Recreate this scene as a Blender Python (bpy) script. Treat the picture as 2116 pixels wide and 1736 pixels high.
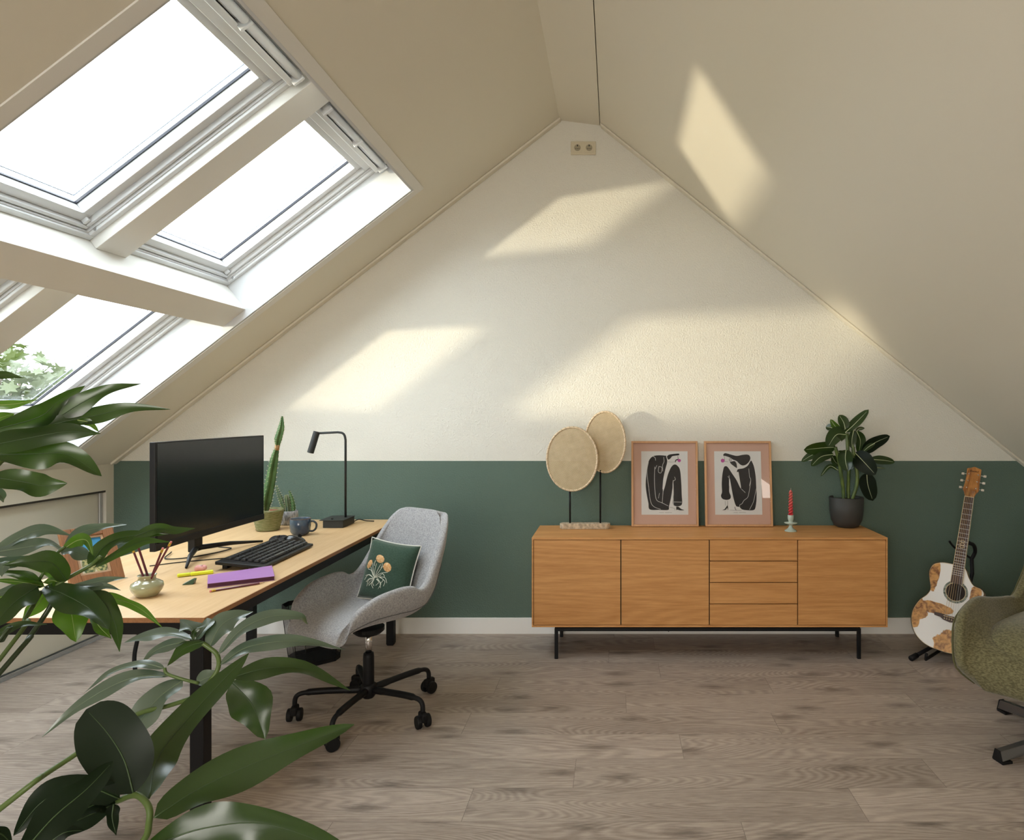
import bpy, bmesh, math, random
from mathutils import Vector, Matrix
random.seed(7)
D = bpy.data
C = bpy.context.scene.collection
sc = bpy.context.scene
for o in list(D.objects):
    D.objects.remove(o)
rad = math.radians
# ---------------------------------------------------------------- camera (x right, y into the room, z up)
FOC, CX, CY, EYE = 1344.0, 1270.0, 853.0, 1.384
cam = D.cameras.new('camera')
cam.sensor_fit = 'HORIZONTAL'; cam.sensor_width = 36
cam.lens = FOC / 2116 * 36
cam.shift_x = -(CX - 1058) / 2116
cam.shift_y = (CY - 868) / 2116
cam.clip_start = .05
co = D.objects.new('camera', cam); C.objects.link(co)
co.location = (0, 0, EYE); co.rotation_euler = (rad(90), 0, 0)
sc.camera = co
sc.view_settings.view_transform = 'Standard'
sc.view_settings.look = 'None'
sc.view_settings.gamma = 1
sc.view_settings.use_curve_mapping = False
sc.view_settings.exposure = 0.0
try:
    sc.cycles.use_denoising = True
    sc.cycles.max_bounces = 10
    sc.cycles.diffuse_bounces = 6
    sc.cycles.transparent_max_bounces = 16
    sc.cycles.caustics_reflective = False
    sc.cycles.caustics_refractive = False
except Exception:
    pass
# ---------------------------------------------------------------- sky
W = D.worlds.new('sky'); sc.world = W; W.use_nodes = True
wt = W.node_tree; wt.nodes.clear()
tc = wt.nodes.new('ShaderNodeTexCoord'); sx = wt.nodes.new('ShaderNodeSeparateXYZ')
rp = wt.nodes.new('ShaderNodeValToRGB'); bg = wt.nodes.new('ShaderNodeBackground'); wo = wt.nodes.new('ShaderNodeOutputWorld')
rp.color_ramp.elements[0].position = .0; rp.color_ramp.elements[0].color = (.30, .31, .25, 1)
rp.color_ramp.elements[1].position = .52; rp.color_ramp.elements[1].color = (.93, .985, 1.05, 1)
e_ = rp.color_ramp.elements.new(.47); e_.color = (.42, .44, .36, 1)
mr = wt.nodes.new('ShaderNodeMapRange'); mr.inputs[1].default_value = -1; mr.inputs[2].default_value = 1
wt.links.new(tc.outputs['Generated'], sx.inputs[0]); wt.links.new(sx.outputs[2], mr.inputs[0])
wt.links.new(mr.outputs[0], rp.inputs[0]); wt.links.new(rp.outputs[0], bg.inputs[0]); wt.links.new(bg.outputs[0], wo.inputs[0])
bg.inputs[1].default_value = 12.5

def lamp(name, kind, loc, target, energy, color, size=None, size_y=None, portal=False, radius=None):
    l = D.lights.new(name, kind); l.energy = energy; l.color = color
    if kind == 'AREA':
        l.shape = 'RECTANGLE'; l.size = size; l.size_y = size_y
        if portal: l.cycles.is_portal = True
    if radius is not None: l.shadow_soft_size = radius
    o = D.objects.new(name, l); C.objects.link(o); o.location = loc
    o.rotation_euler = (Vector(target) - Vector(loc)).to_track_quat('-Z', 'Y').to_euler()
    return o
# unseen warm strobe outside throws the light patches through the roof windows
s_ = lamp('outdoor_strobe', 'SPOT', (-8.15, -.64, 1.56), (-.85, 2.35, 1.8), 4500, (1.0, .84, .62), radius=.16)
s_.data.spot_size = rad(40); s_.data.spot_blend = .9
# area lamps added as fill, right and rear
dl_ = lamp('right_fill', 'AREA', (2.45, -.35, 1.75), (1.2, 3.0, 1.2), 34, (1.0, .93, .82), 1.1, .9)
rl_ = lamp('rear_fill', 'AREA', (-.95, -2.1, 1.55), (.3, 3.0, .9), 82, (1.0, .95, .88), 1.8, 1.1)

# ---------------------------------------------------------------- helpers
def px(x, y, d): return Vector(((x - CX) / FOC * d, d, EYE + (CY - y) / FOC * d))
def on_h(x, y, h):
    d = (EYE - h) * FOC / (y - CY); return px(x, y, d)
def tag(o, label=None, cat=None, group=None, kind=None):
    if label: o['label'] = label
    if cat: o['category'] = cat
    if group: o['group'] = group
    if kind: o['kind'] = kind
    return o
def thing(name, loc, label, cat, rz=0, group=None, rot=None):
    o = D.objects.new(name, None); C.objects.link(o); o.location = loc
    o.rotation_euler = rot if rot else (0, 0, rz); o.empty_display_size = .05
    return tag(o, label, cat, group)
def cr(P, n):
    P = [Vector(p) for p in P]; Q = [P[0] * 2 - P[1]] + P + [P[-1] * 2 - P[-2]]; out = []
    for i in range(1, len(Q) - 2):
        for k in range(n):
            t = k / n; a, b, c, d = Q[i - 1], Q[i], Q[i + 1], Q[i + 2]
            out.append(.5 * ((2 * b) + (c - a) * t + (2 * a - 5 * b + 4 * c - d) * t * t + (3 * b - a - 3 * c + d) * t ** 3))
    out.append(P[-1]); return out
class MB:
    def __init__(s): s.b = bmesh.new(); s.mi = 0
    def face(s, vs, mi=None):
        try: f = s.b.faces.new(vs)
        except ValueError: return None
        f.material_index = s.mi if mi is None else mi; return f
    def hexa(s, p):
        v = [s.b.verts.new(q) for q in p]
        for q in ((0, 3, 2, 1), (4, 5, 6, 7), (0, 1, 5, 4), (1, 2, 6, 5), (2, 3, 7, 6), (3, 0, 4, 7)): s.face([v[i] for i in q])
        return s
    def box(s, x0, x1, y0, y1, z0, z1, M=None):
        p = [Vector(q) for q in ((x0, y0, z0), (x1, y0, z0), (x1, y1, z0), (x0, y1, z0), (x0, y0, z1), (x1, y0, z1), (x1, y1, z1), (x0, y1, z1))]
        if M: p = [M @ q for q in p]
        return s.hexa(p)
    def bar(s, a, b, w, t, up=(0, 0, 1)):
        a, b = Vector(a), Vector(b); d = (b - a).normalized(); up = Vector(up)
        if abs(d.dot(up)) > .99: up = Vector((0, 1, 0))
        r = d.cross(up).normalized(); u = r.cross(d)
        return s.hexa([a - r * w / 2 - u * t / 2, a + r * w / 2 - u * t / 2, a + r * w / 2 + u * t / 2, a - r * w / 2 + u * t / 2,
                       b - r * w / 2 - u * t / 2, b + r * w / 2 - u * t / 2, b + r * w / 2 + u * t / 2, b - r * w / 2 + u * t / 2])
    def tube(s, P, r, n=8, closed=False, cap=True):
        P = [Vector(p) for p in P]; R = r if isinstance(r, (list, tuple)) else [r] * len(P); m = len(P); rings = []
        up = Vector((0, 0, 1)); prev = None
        for i, p in enumerate(P):
            if closed: d = P[(i + 1) % m] - P[i - 1]
            else: d = P[min(i + 1, m - 1)] - P[max(i - 1, 0)]
            if d.length < 1e-9: d = Vector((0, 0, 1))
            d.normalize()
            if prev is None:
                a = d.cross(up if abs(d.dot(up)) < .95 else Vector((1, 0, 0))).normalized()
            else:
                a = (prev - d * prev.dot(d)); a = a.normalized() if a.length > 1e-6 else d.orthogonal().normalized()
            prev = a; b = d.cross(a)
            rings.append([s.b.verts.new(p + (a * math.cos(k * 2 * math.pi / n) + b * math.sin(k * 2 * math.pi / n)) * R[i]) for k in range(n)])
        for i in range(m if closed else m - 1):
            A, B = rings[i], rings[(i + 1) % m]
            for k in range(n): s.face([A[k], A[(k + 1) % n], B[(k + 1) % n], B[k]])
        if cap and not closed:
            s.face(rings[0][::-1]); s.face(rings[-1])
        return s
    def lathe(s, prof, n=32, c=(0, 0, 0), M=None):
        c = Vector(c); rings = []
        for r, z in prof:
            ring = []
            for k in range(n):
                q = Vector((r * math.cos(k * 2 * math.pi / n), r * math.sin(k * 2 * math.pi / n), z))
                if M: q = M @ q
                ring.append(s.b.verts.new(q + c))
            rings.append(ring)
        for A, B in zip(rings, rings[1:]):
            for k in range(n): s.face([A[k], A[(k + 1) % n], B[(k + 1) % n], B[k]])
        s.face(rings[0][::-1]); s.face(rings[-1]); return s
    def prism(s, pts, f0, f1):
        a = [s.b.verts.new(f0(*p)) for p in pts]; b = [s.b.verts.new(f1(*p)) for p in pts]; n = len(pts)
        s.face(a[::-1]); s.face(b)
        for i in range(n): s.face([a[i], a[(i + 1) % n], b[(i + 1) % n], b[i]])
        return s
    def grid(s, nu, nv, fn, closed_u=False, mi=None):
        V = [[s.b.verts.new(fn(i / (nu - (0 if closed_u else 1)), j / (nv - 1))) for i in range(nu)] for j in range(nv)]
        for j in range(nv - 1):
            for i in range(nu if closed_u else nu - 1):
                s.face([V[j][i], V[j][(i + 1) % nu], V[j + 1][(i + 1) % nu], V[j + 1][i]], mi)
        return s
    def build(s, name, mat, parent=None, smooth=False, bevel=0, sub=0, solid=0, offset=-1, seg=2, fix=True):
        if fix: bmesh.ops.recalc_face_normals(s.b, faces=s.b.faces)
        me = D.meshes.new(name); s.b.to_mesh(me); s.b.free()
        for m in (mat if isinstance(mat, (list, tuple)) else [mat]): me.materials.append(m)
        if smooth:
            for p in me.polygons: p.use_smooth = True
        o = D.objects.new(name, me); C.objects.link(o)
        if parent: o.parent = parent
        if solid:
            m = o.modifiers.new('solid', 'SOLIDIFY'); m.thickness = solid; m.offset = offset
        if bevel:
            m = o.modifiers.new('bevel', 'BEVEL'); m.width = bevel; m.segments = seg; m.limit_method = 'ANGLE'; m.angle_limit = rad(40); m.harden_normals = False
        if sub:
            m = o.modifiers.new('sub', 'SUBSURF'); m.levels = sub; m.render_levels = sub
        return o
def struct(name, mb, mat, parent=None, **k):
    o = mb.build(name, mat, parent, **k)
    if not parent: o['kind'] = 'structure'
    return o
# ---------------------------------------------------------------- materials
def srgb(*c):
    return tuple(((v / 255) / 12.92 if v / 255 <= .04045 else ((v / 255 + .055) / 1.055) ** 2.4) for v in c)
def mat(name, col, rough=.5, metal=0, spec=.5, bump=None, noise=None, trans=0, sheen=0, coat=0, emis=None):
    m = D.materials.new(name); m.use_nodes = True; nt = m.node_tree; b = nt.nodes['Principled BSDF']
    b.inputs['Base Color'].default_value = (*col, 1); b.inputs['Roughness'].default_value = rough
    b.inputs['Metallic'].default_value = metal; b.inputs['Specular IOR Level'].default_value = spec
    if sheen: b.inputs['Sheen Weight'].default_value = sheen
    if coat: b.inputs['Coat Weight'].default_value = coat
    L = nt.links.new; t = nt.nodes.new('ShaderNodeTexCoord')
    if noise:   # (scale, amount, detail, stretch)
        mp = nt.nodes.new('ShaderNodeMapping'); mp.inputs['Scale'].default_value = noise[3] if len(noise) > 3 else (1, 1, 1)
        n = nt.nodes.new('ShaderNodeTexNoise'); n.inputs['Scale'].default_value = noise[0]; n.inputs['Detail'].default_value = noise[2]
        mx = nt.nodes.new('ShaderNodeMix'); mx.data_type = 'RGBA'
        c2 = noise[4] if len(noise) > 4 else tuple(max(0, v * (1 - noise[1])) for v in col)
        mx.inputs[6].default_value = (*col, 1); mx.inputs[7].default_value = (*c2, 1)
        r = nt.nodes.new('ShaderNodeMapRange'); r.inputs[1].default_value = .35; r.inputs[2].default_value = .65
        L(t.outputs['Object'], mp.inputs[0]); L(mp.outputs[0], n.inputs['Vector']); L(n.outputs[0], r.inputs[0]); L(r.outputs[0], mx.inputs[0])
        L(mx.outputs[2], b.inputs['Base Color'])
    if bump:    # (scale, strength, distance)
        n2 = nt.nodes.new('ShaderNodeTexNoise'); n2.inputs['Scale'].default_value = bump[0]; n2.inputs['Detail'].default_value = 3
        bp = nt.nodes.new('ShaderNodeBump'); bp.inputs['Strength'].default_value = bump[1]; bp.inputs['Distance'].default_value = bump[2]
        L(t.outputs['Object'], n2.inputs['Vector']); L(n2.outputs[0], bp.inputs['Height']); L(bp.outputs[0], b.inputs['Normal'])
    return m
def math_node(nt, op, a, b=None):
    n = nt.nodes.new('ShaderNodeMath'); n.operation = op
    for i, v in enumerate((a, b)):
        if v is None: continue
        if isinstance(v, (int, float)): n.inputs[i].default_value = v
        else: nt.links.new(v, n.inputs[i])
    return n.outputs[0]
def wood(name, c1, c2, along='X', scale=1.0, rings=26, rough=.45, plank=None, gl=.5, wide=1.0, c3=None, knots=0, amp=.07, low=.5, st0=.4):
    """figured wood: contour lines of a stretched noise give the cathedral grain; optional plank layout"""
    m = D.materials.new(name); m.use_nodes = True; nt = m.node_tree; L = nt.links.new; b = nt.nodes['Principled BSDF']
    t = nt.nodes.new('ShaderNodeTexCoord'); vec = t.outputs['Object']
    st = {'X': (st0, 5.0, 5.0), 'Y': (5.0, st0, 5.0), 'Z': (5.0, 5.0, st0)}[along]
    st = tuple(v * scale for v in st)
    shade = None
    if plank:
        br = nt.nodes.new('ShaderNodeTexBrick'); br.offset = 0; br.offset_frequency = 2; br.squash = 1
        br.inputs['Color1'].default_value = (0, 0, 0, 1); br.inputs['Color2'].default_value = (1, 1, 1, 1); br.inputs['Mortar'].default_value = (.5, .5, .5, 1)
        br.inputs['Scale'].default_value = 1; br.inputs['Mortar Size'].default_value = .0012; br.inputs['Mortar Smooth'].default_value = .3
        br.inputs['Brick Width'].default_value = plank[0]; br.inputs['Row Height'].default_value = plank[1]; br.inputs['Bias'].default_value = 0
        s0 = nt.nodes.new('ShaderNodeSeparateXYZ'); L(vec, s0.inputs[0]); wn = nt.nodes.new('ShaderNodeTexWhiteNoise'); wn.noise_dimensions = '1D'
        L(math_node(nt, 'FLOOR', math_node(nt, 'ADD', math_node(nt, 'DIVIDE', s0.outputs[1], plank[1]), .0001)), wn.inputs['W']); cb = nt.nodes.new('ShaderNodeCombineXYZ')
        L(math_node(nt, 'ADD', s0.outputs[0], math_node(nt, 'MULTIPLY', wn.outputs['Value'], plank[0])), cb.inputs[0]); L(s0.outputs[1], cb.inputs[1]); L(cb.outputs[0], br.inputs['Vector'])
        off = nt.nodes.new('ShaderNodeVectorMath'); off.operation = 'MULTIPLY_ADD'
        cx_ = nt.nodes.new('ShaderNodeCombineXYZ'); v17 = math_node(nt, 'MULTIPLY', br.outputs['Color'], 37.0)
        L(v17, cx_.inputs[0]); L(v17, cx_.inputs[2]); L(math_node(nt, 'MULTIPLY', br.outputs['Color'], 11.0), cx_.inputs[1])
        ad = nt.nodes.new('ShaderNodeVectorMath'); ad.operation = 'ADD'; L(vec, ad.inputs[0]); L(cx_.outputs[0], ad.inputs[1]); vec2 = ad.outputs[0]
        nt.nodes.remove(off); shade = br
    else: vec2 = vec
    mp = nt.nodes.new('ShaderNodeMapping'); mp.inputs['Scale'].default_value = st; L(vec2, mp.inputs[0])
    n1 = nt.nodes.new('ShaderNodeTexNoise'); n1.inputs['Scale'].default_value = 1.6 * wide; n1.inputs['Detail'].default_value = 1.2; n1.inputs['Roughness'].default_value = .35; n1.inputs['Distortion'].default_value = .3
    L(mp.outputs[0], n1.inputs['Vector'])
    ph = math_node(nt, 'MULTIPLY', n1.outputs[0], rings * 6.283)
    sn = math_node(nt, 'SINE', ph)
    fine = nt.nodes.new('ShaderNodeMapping'); fine.inputs['Scale'].default_value = tuple(v * (4 if v > 1 * scale else 3) for v in st); L(vec2, fine.inputs[0])
    n2 = nt.nodes.new('ShaderNodeTexNoise'); n2.inputs['Scale'].default_value = 6; n2.inputs['Detail'].default_value = 6; n2.inputs['Roughness'].default_value = .65; L(fine.outputs[0], n2.inputs['Vector'])
    n3 = nt.nodes.new('ShaderNodeTexNoise'); n3.inputs['Scale'].default_value = .9; n3.inputs['Detail'].default_value = 2; L(mp.outputs[0], n3.inputs['Vector'])
    f = math_node(nt, 'ADD', math_node(nt, 'MULTIPLY', sn, amp), math_node(nt, 'MULTIPLY', n2.outputs[0], 1.0))
    f = math_node(nt, 'ADD', f, math_node(nt, 'MULTIPLY', math_node(nt, 'SUBTRACT', n3.outputs[0], .5), low))
    rr = nt.nodes.new('ShaderNodeMapRange'); rr.inputs[1].default_value = .15; rr.inputs[2].default_value = .85; L(f, rr.inputs[0])
    mx = nt.nodes.new('ShaderNodeMix'); mx.data_type = 'RGBA'; mx.inputs[6].default_value = (*c2, 1); mx.inputs[7].default_value = (*c1, 1)
    L(rr.outputs[0], mx.inputs[0]); col = mx.outputs[2]
    if knots:
        kp = nt.nodes.new('ShaderNodeMapping'); kp.inputs['Scale'].default_value = (1.5, 4.2, 1); L(vec2, kp.inputs[0])
        vo = nt.nodes.new('ShaderNodeTexVoronoi'); vo.voronoi_dimensions = '2D'; vo.inputs['Scale'].default_value = knots; vo.inputs['Randomness'].default_value = 1; L(kp.outputs[0], vo.inputs['Vector'])
        kk = nt.nodes.new('ShaderNodeMapRange'); kk.inputs[1].default_value = .0; kk.inputs[2].default_value = .20; kk.inputs[3].default_value = .8; kk.inputs[4].default_value = 0
        L(math_node(nt, 'ADD', vo.outputs['Distance'], math_node(nt, 'MULTIPLY', math_node(nt, 'SUBTRACT', n2.outputs[0], .5), .25)), kk.inputs[0])
        m5 = nt.nodes.new('ShaderNodeMix'); m5.data_type = 'RGBA'; m5.inputs[7].default_value = (*tuple(v * .5 for v in c2), 1)
        L(kk.outputs[0], m5.inputs[0]); L(col, m5.inputs[6]); col = m5.outputs[2]
    if shade:
        m3 = nt.nodes.new('ShaderNodeMix'); m3.data_type = 'RGBA'; m3.blend_type = 'MULTIPLY'; m3.inputs[0].default_value = 1
        v = nt.nodes.new('ShaderNodeMapRange'); v.inputs[3].default_value = .93; v.inputs[4].default_value = 1.06; L(br.outputs['Color'], v.inputs[0])
        v2 = math_node(nt, 'MULTIPLY', v.outputs[0], math_node(nt, 'SUBTRACT', 1.0, math_node(nt, 'MULTIPLY', br.outputs['Fac'], .45)))
        L(col, m3.inputs[6]); L(v2, m3.inputs[7]); col = m3.outputs[2]
    L(col, b.inputs['Base Color']); b.inputs['Roughness'].default_value = rough; b.inputs['Specular IOR Level'].default_value = gl
    bp = nt.nodes.new('ShaderNodeBump'); bp.inputs['Strength'].default_value = .12; bp.inputs['Distance'].default_value = .001
    L(f, bp.inputs['Height']); L(bp.outputs[0], b.inputs['Normal'])
    return m
CREAM = (.72, .68, .575)
M = {}
M['cream'] = mat('cream_paint', CREAM, .75, spec=.3, bump=(180, .12, .001))
M['white'] = mat('white_lacquer', (.66, .67, .675), .35, spec=.4)
M['reveal'] = mat('white_reveal', (.62, .635, .65), .6, spec=.3)
M['board'] = mat('white_board', (.74, .73, .69), .55, spec=.3)
M['skirt'] = mat('white_skirting', (.88, .88, .86), .45)
M['black'] = mat('black_metal', (.006, .006, .007), .5, spec=.25)
M['rubber'] = mat('black_rubber', (.006, .006, .0065), .6, spec=.25)
M['plastic'] = mat('black_plastic', (.010, .010, .011), .42, spec=.3)
M['gap'] = mat('dark_gap', (.05, .045, .035), .8)
M['spacer'] = mat('glass_spacer', (.16, .19, .26), .5)
M['gasket'] = mat('rubber_gasket', (.02, .022, .035), .5)
M['alu'] = mat('brushed_aluminium', (.55, .56, .57), .35, metal=.9)
M['chrome'] = mat('chrome', (.75, .75, .76), .12, metal=1)
M['floor'] = wood('laminate_floor', srgb(184, 170, 158), srgb(132, 118, 108), 'X', 1.0, 60, .42, plank=(1.38, .2), gl=.35, wide=.55, knots=1.3, amp=.13, low=.7, st0=.8)
M['oak'] = wood('oak_veneer', srgb(218, 164, 106), srgb(182, 126, 72), 'X', 1.0, 26, .45, wide=.5, gl=.3, amp=.10, low=.6, st0=.4)
M['desk'] = wood('light_oak_top', srgb(220, 188, 145), srgb(198, 160, 112), 'Y', 1.1, 7, .42, wide=.7, gl=.4)
M['deskedge'] = wood('oak_edge', srgb(178, 128, 84), srgb(138, 94, 58), 'Y', 1.6, 9, .5)
M['frame'] = wood('oak_frame', srgb(206, 160, 116), srgb(182, 134, 92), 'Z', 3, 9, .5)
M['framebrown'] = wood('walnut_frame', srgb(156, 106, 64), srgb(108, 68, 38), 'Z', 3, 11, .5)
def wall_paint():
    m = D.materials.new('two_tone_stucco'); m.use_nodes = True; nt = m.node_tree; L = nt.links.new; b = nt.nodes['Principled BSDF']
    t = nt.nodes.new('ShaderNodeTexCoord'); s = nt.nodes.new('ShaderNodeSeparateXYZ'); L(t.outputs['Object'], s.inputs[0])
    g = math_node(nt, 'GREATER_THAN', s.outputs[2], 1.082)
    mx = nt.nodes.new('ShaderNodeMix'); mx.data_type = 'RGBA'; L(g, mx.inputs[0])
    mx.inputs[6].default_value = (*srgb(93, 112, 101), 1); mx.inputs[7].default_value = (.735, .72, .65, 1)
    L(mx.outputs[2], b.inputs['Base Color']); b.inputs['Roughness'].default_value = .7; b.inputs['Specular IOR Level'].default_value = .3
    v = nt.nodes.new('ShaderNodeTexNoise'); v.inputs['Scale'].default_value = 115; v.inputs['Detail'].default_value = 3; v.inputs['Roughness'].default_value = .6; L(t.outputs['Object'], v.inputs['Vector'])
    bp = nt.nodes.new('ShaderNodeBump'); bp.inputs['Strength'].default_value = .8; bp.inputs['Distance'].default_value = .006
    L(v.outputs[0], bp.inputs['Height']); L(bp.outputs[0], b.inputs['Normal']); return m
M['wall'] = wall_paint()
def glass_mat(name='window_glass', tint=(.93, .955, .95), base=.05):
    m = D.materials.new(name); m.use_nodes = True; nt = m.node_tree; nt.nodes.clear(); L = nt.links.new
    o = nt.nodes.new('ShaderNodeOutputMaterial'); mx = nt.nodes.new('ShaderNodeMixShader'); tr = nt.nodes.new('ShaderNodeBsdfTransparent'); gl = nt.nodes.new('ShaderNodeBsdfGlossy')
    lw = nt.nodes.new('ShaderNodeLayerWeight'); lw.inputs[0].default_value = .5; fac = math_node(nt, 'ADD', math_node(nt, 'MULTIPLY', math_node(nt, 'POWER', lw.outputs['Facing'], 5.0), .8), base); gl.inputs['Roughness'].default_value = .01
    tr.inputs[0].default_value = (*tint, 1); L(fac, mx.inputs[0]); L(tr.outputs[0], mx.inputs[1]); L(gl.outputs[0], mx.inputs[2]); L(mx.outputs[0], o.inputs[0]); return m
M['glass'] = glass_mat(); M['pglass'] = glass_mat('picture_glass', (.985, .985, .985), .022)

# ---------------------------------------------------------------- room
ZW, YR = 4.08, -2.3            # gable wall and rear wall
XR = 2.62                      # right knee wall
P0 = Vector((-1.119, 2.623)); DU = Vector((-.792, -.610)); DV = Vector((-.610, .792))
def SL(u, v, z): q = P0 + DU * u + DV * v; return Vector((q.x, z, q.y))
U_R, U_K = -.98, 2.554         # ridge and knee ends of the left slope
def sbox(mb, u0, u1, v0, v1, z0, z1):
    return mb.hexa([SL(u0, v0, z0), SL(u1, v0, z0), SL(u1, v0, z1), SL(u0, v0, z1), SL(u0, v1, z0), SL(u1, v1, z0), SL(u1, v1, z1), SL(u0, v1, z1)])
RX, RZ = -.091, 3.19           # right slope starts here at the ridge
def rh(x): return RZ - .8015 * (x - RX)
struct('floor', MB().box(-4.1, XR + .1, YR - .1, ZW + .1, -.05, 0), M['floor'])
kl = SL(U_K, 0, 0); kz = kl.z; kx = kl.x
rl = SL(U_R, 0, 0)
poly = [(kx - 1.0, -.05), (XR + .2, -.05), (XR + .2, rh(XR + .2) + .05), (RX, RZ + .1), (rl.x, rl.z + .1), (kx - 1.0, kz - .77 + .1)]
struct('wall_back', MB().prism(poly, lambda x, z: Vector((x, ZW, z)), lambda x, z: Vector((x, ZW + .12, z))), M['wall'])
# rear gable wall
struct('wall_rear', MB().prism(poly, lambda x, z: Vector((x, YR - .12, z)), lambda x, z: Vector((x, YR, z))), M['cream'])
# left slope: four panels around the opening
OZ0, OZ1, OU = 1.80, 3.616, 2.44
mb = MB()
sbox(mb, U_R, 0, 0, .34, YR, ZW); sbox(mb, OU, U_K + .15, 0, .34, YR, ZW)
sbox(mb, 0, OU, 0, .34, YR, OZ0); sbox(mb, 0, OU, 0, .34, OZ1, ZW)
struct('ceiling_left', mb, M['cream'])
mb = MB()
gx = RX + .001
mb.prism([(gx, rh(gx)), (XR + .1, rh(XR + .1)), (XR + .1, rh(XR + .1) + .12), (gx, rh(gx) + .12)], lambda x, z: Vector((x, YR, z)), lambda x, z: Vector((x, ZW, z)))
struct('ceiling_right', mb, M['cream'])
struct('ceiling_ridge', MB().prism([(rl.x - .001, rl.z - .002), (RX - .003, RZ - .003), (RX - .003, RZ + .065), (rl.x - .08, rl.z + .07)], lambda x, z: Vector((x, YR, z)), lambda x, z: Vector((x, ZW, z))), M['cream'])
struct('trim_1', MB().box(rl.x - .15, RX + .15, YR, ZW, RZ + .06, RZ + .2), M['gap'])   # dark cover above the ridge board, coloured as the shade in the joints
# cove strips where the slopes meet the gable wall
struct('trim_2', sbox(MB(), U_R, U_K - .01, -.014, -.0005, ZW - .045, ZW - .0005), M['cream'], bevel=.004)
mb = MB(); a = Vector((RX, 0, RZ)); n2 = Vector((-.625, 0, -.780)); d2 = Vector((.780, 0, -.625))
def RS(u, v, z): q = a + d2 * u + n2 * v; return Vector((q.x, z, q.z))
mb.hexa([RS(0, .001, ZW - .045), RS(3.45, .001, ZW - .045), RS(3.45, .001, ZW - .0005), RS(0, .001, ZW - .0005), RS(.02, .014, ZW - .045), RS(3.45, .014, ZW - .045), RS(3.45, .014, ZW - .0005), RS(.02, .014, ZW - .0005)])
struct('trim_3', mb, M['cream'], bevel=.004)
struct('wall_right', MB().box(XR, XR + .1, YR, ZW, 0, rh(XR) + .05), M['cream'])
struct('baseboard_back', MB().box(kx - .1, XR, ZW - .014, ZW - .0005, .0, .1), M['skirt'], bevel=.002)
# left knee wall: band above, jamb beside the gable wall, recessed sliding panels below
HD = .905
mb = MB(); mb.box(kx - .12, kx, YR, ZW, HD, kz + .02); mb.box(kx - .12, kx, 4.02, ZW, 0, HD); mb.box(kx - .5, kx - .4, YR, ZW, 0, HD + .02)
struct('wall_left', mb, M['cream'])
def slider(n, y0, y1, x):
    d = struct('door_%d' % n, MB().box(x - .018, x, y0, y1, .025, HD - .004), M['cream'])
    m = MB(); m.box(x - .02, x + .012, y1 - .022, y1, .02, HD - .005); m.box(x - .02, x + .012, y0, y0 + .022, .02, HD - .005)
    m.build('door_stile', M['alu'], d, bevel=.003)
slider(1, 2.55, 4.015, kx - .03); slider(2, 1.05, 2.58, kx - .07); slider(3, -.5, 1.08, kx - .03)
mb = MB(); mb.box(kx - .105, kx + .0, YR, 4.02, .0005, .006)
for dx in (-.1, -.058, -.05, -.008): mb.box(kx + dx - .004, kx + dx + .004, YR, 4.02, .006, .022)
struct('trim_4', mb, M['alu'])
mb = MB(); mb.box(kx - .105, kx - .004, YR, 4.02, HD - .012, HD - .0005)
struct('trim_5', mb, M['gap'])

# ---------------------------------------------------------------- roof windows
mb = MB()
T = .012
sbox(mb, -.004, T, 0, .345, OZ0, OZ1); sbox(mb, OU - T, OU + .004, 0, .345, OZ0, OZ1)
sbox(mb, 0, OU, 0, .345, OZ1 - T, OZ1 + .004); sbox(mb, 0, OU, 0, .345, OZ0 - .004, OZ0 + T)
struct('trim_6', mb, M['reveal'])
mb = MB(); E_ = .052
sbox(mb, -E_, -.001, -.006, -.0005, OZ0 - E_, OZ1 + E_); sbox(mb, OU + .001, OU + E_, -.006, -.0005, OZ0 - E_, OZ1 + E_)
sbox(mb, -.001, OU + .001, -.006, -.0005, OZ1 + .001, OZ1 + E_); sbox(mb, -.001, OU + .001, -.006, -.0005, OZ0 - E_, OZ0 - .001)
struct('trim_7', mb, M['board'])
struct('trim_8', sbox(MB(), 1.14, 1.30, .037, .345, OZ0 + T, OZ1 - T), M['board'], bevel=.002)
struct('trim_9', sbox(MB(), T, 1.1395, .16, .345, 2.657, 2.821), M['board'], bevel=.002)
struct('trim_10', sbox(MB(), 1.3005, OU - T, .16, .345, 2.657, 2.821), M['board'], bevel=.002)
def ring(mb, u0, u1, z0, z1, w, v0, v1, wt=None):
    wt = w if wt is None else wt
    sbox(mb, u0, u0 + wt, v0, v1, z0, z1); sbox(mb, u1 - w, u1, v0, v1, z0, z1)
    sbox(mb, u0 + wt, u1 - w, v0, v1, z0, z0 + w); sbox(mb, u0 + wt, u1 - w, v0, v1, z1 - w, z1)
    return mb
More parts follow.
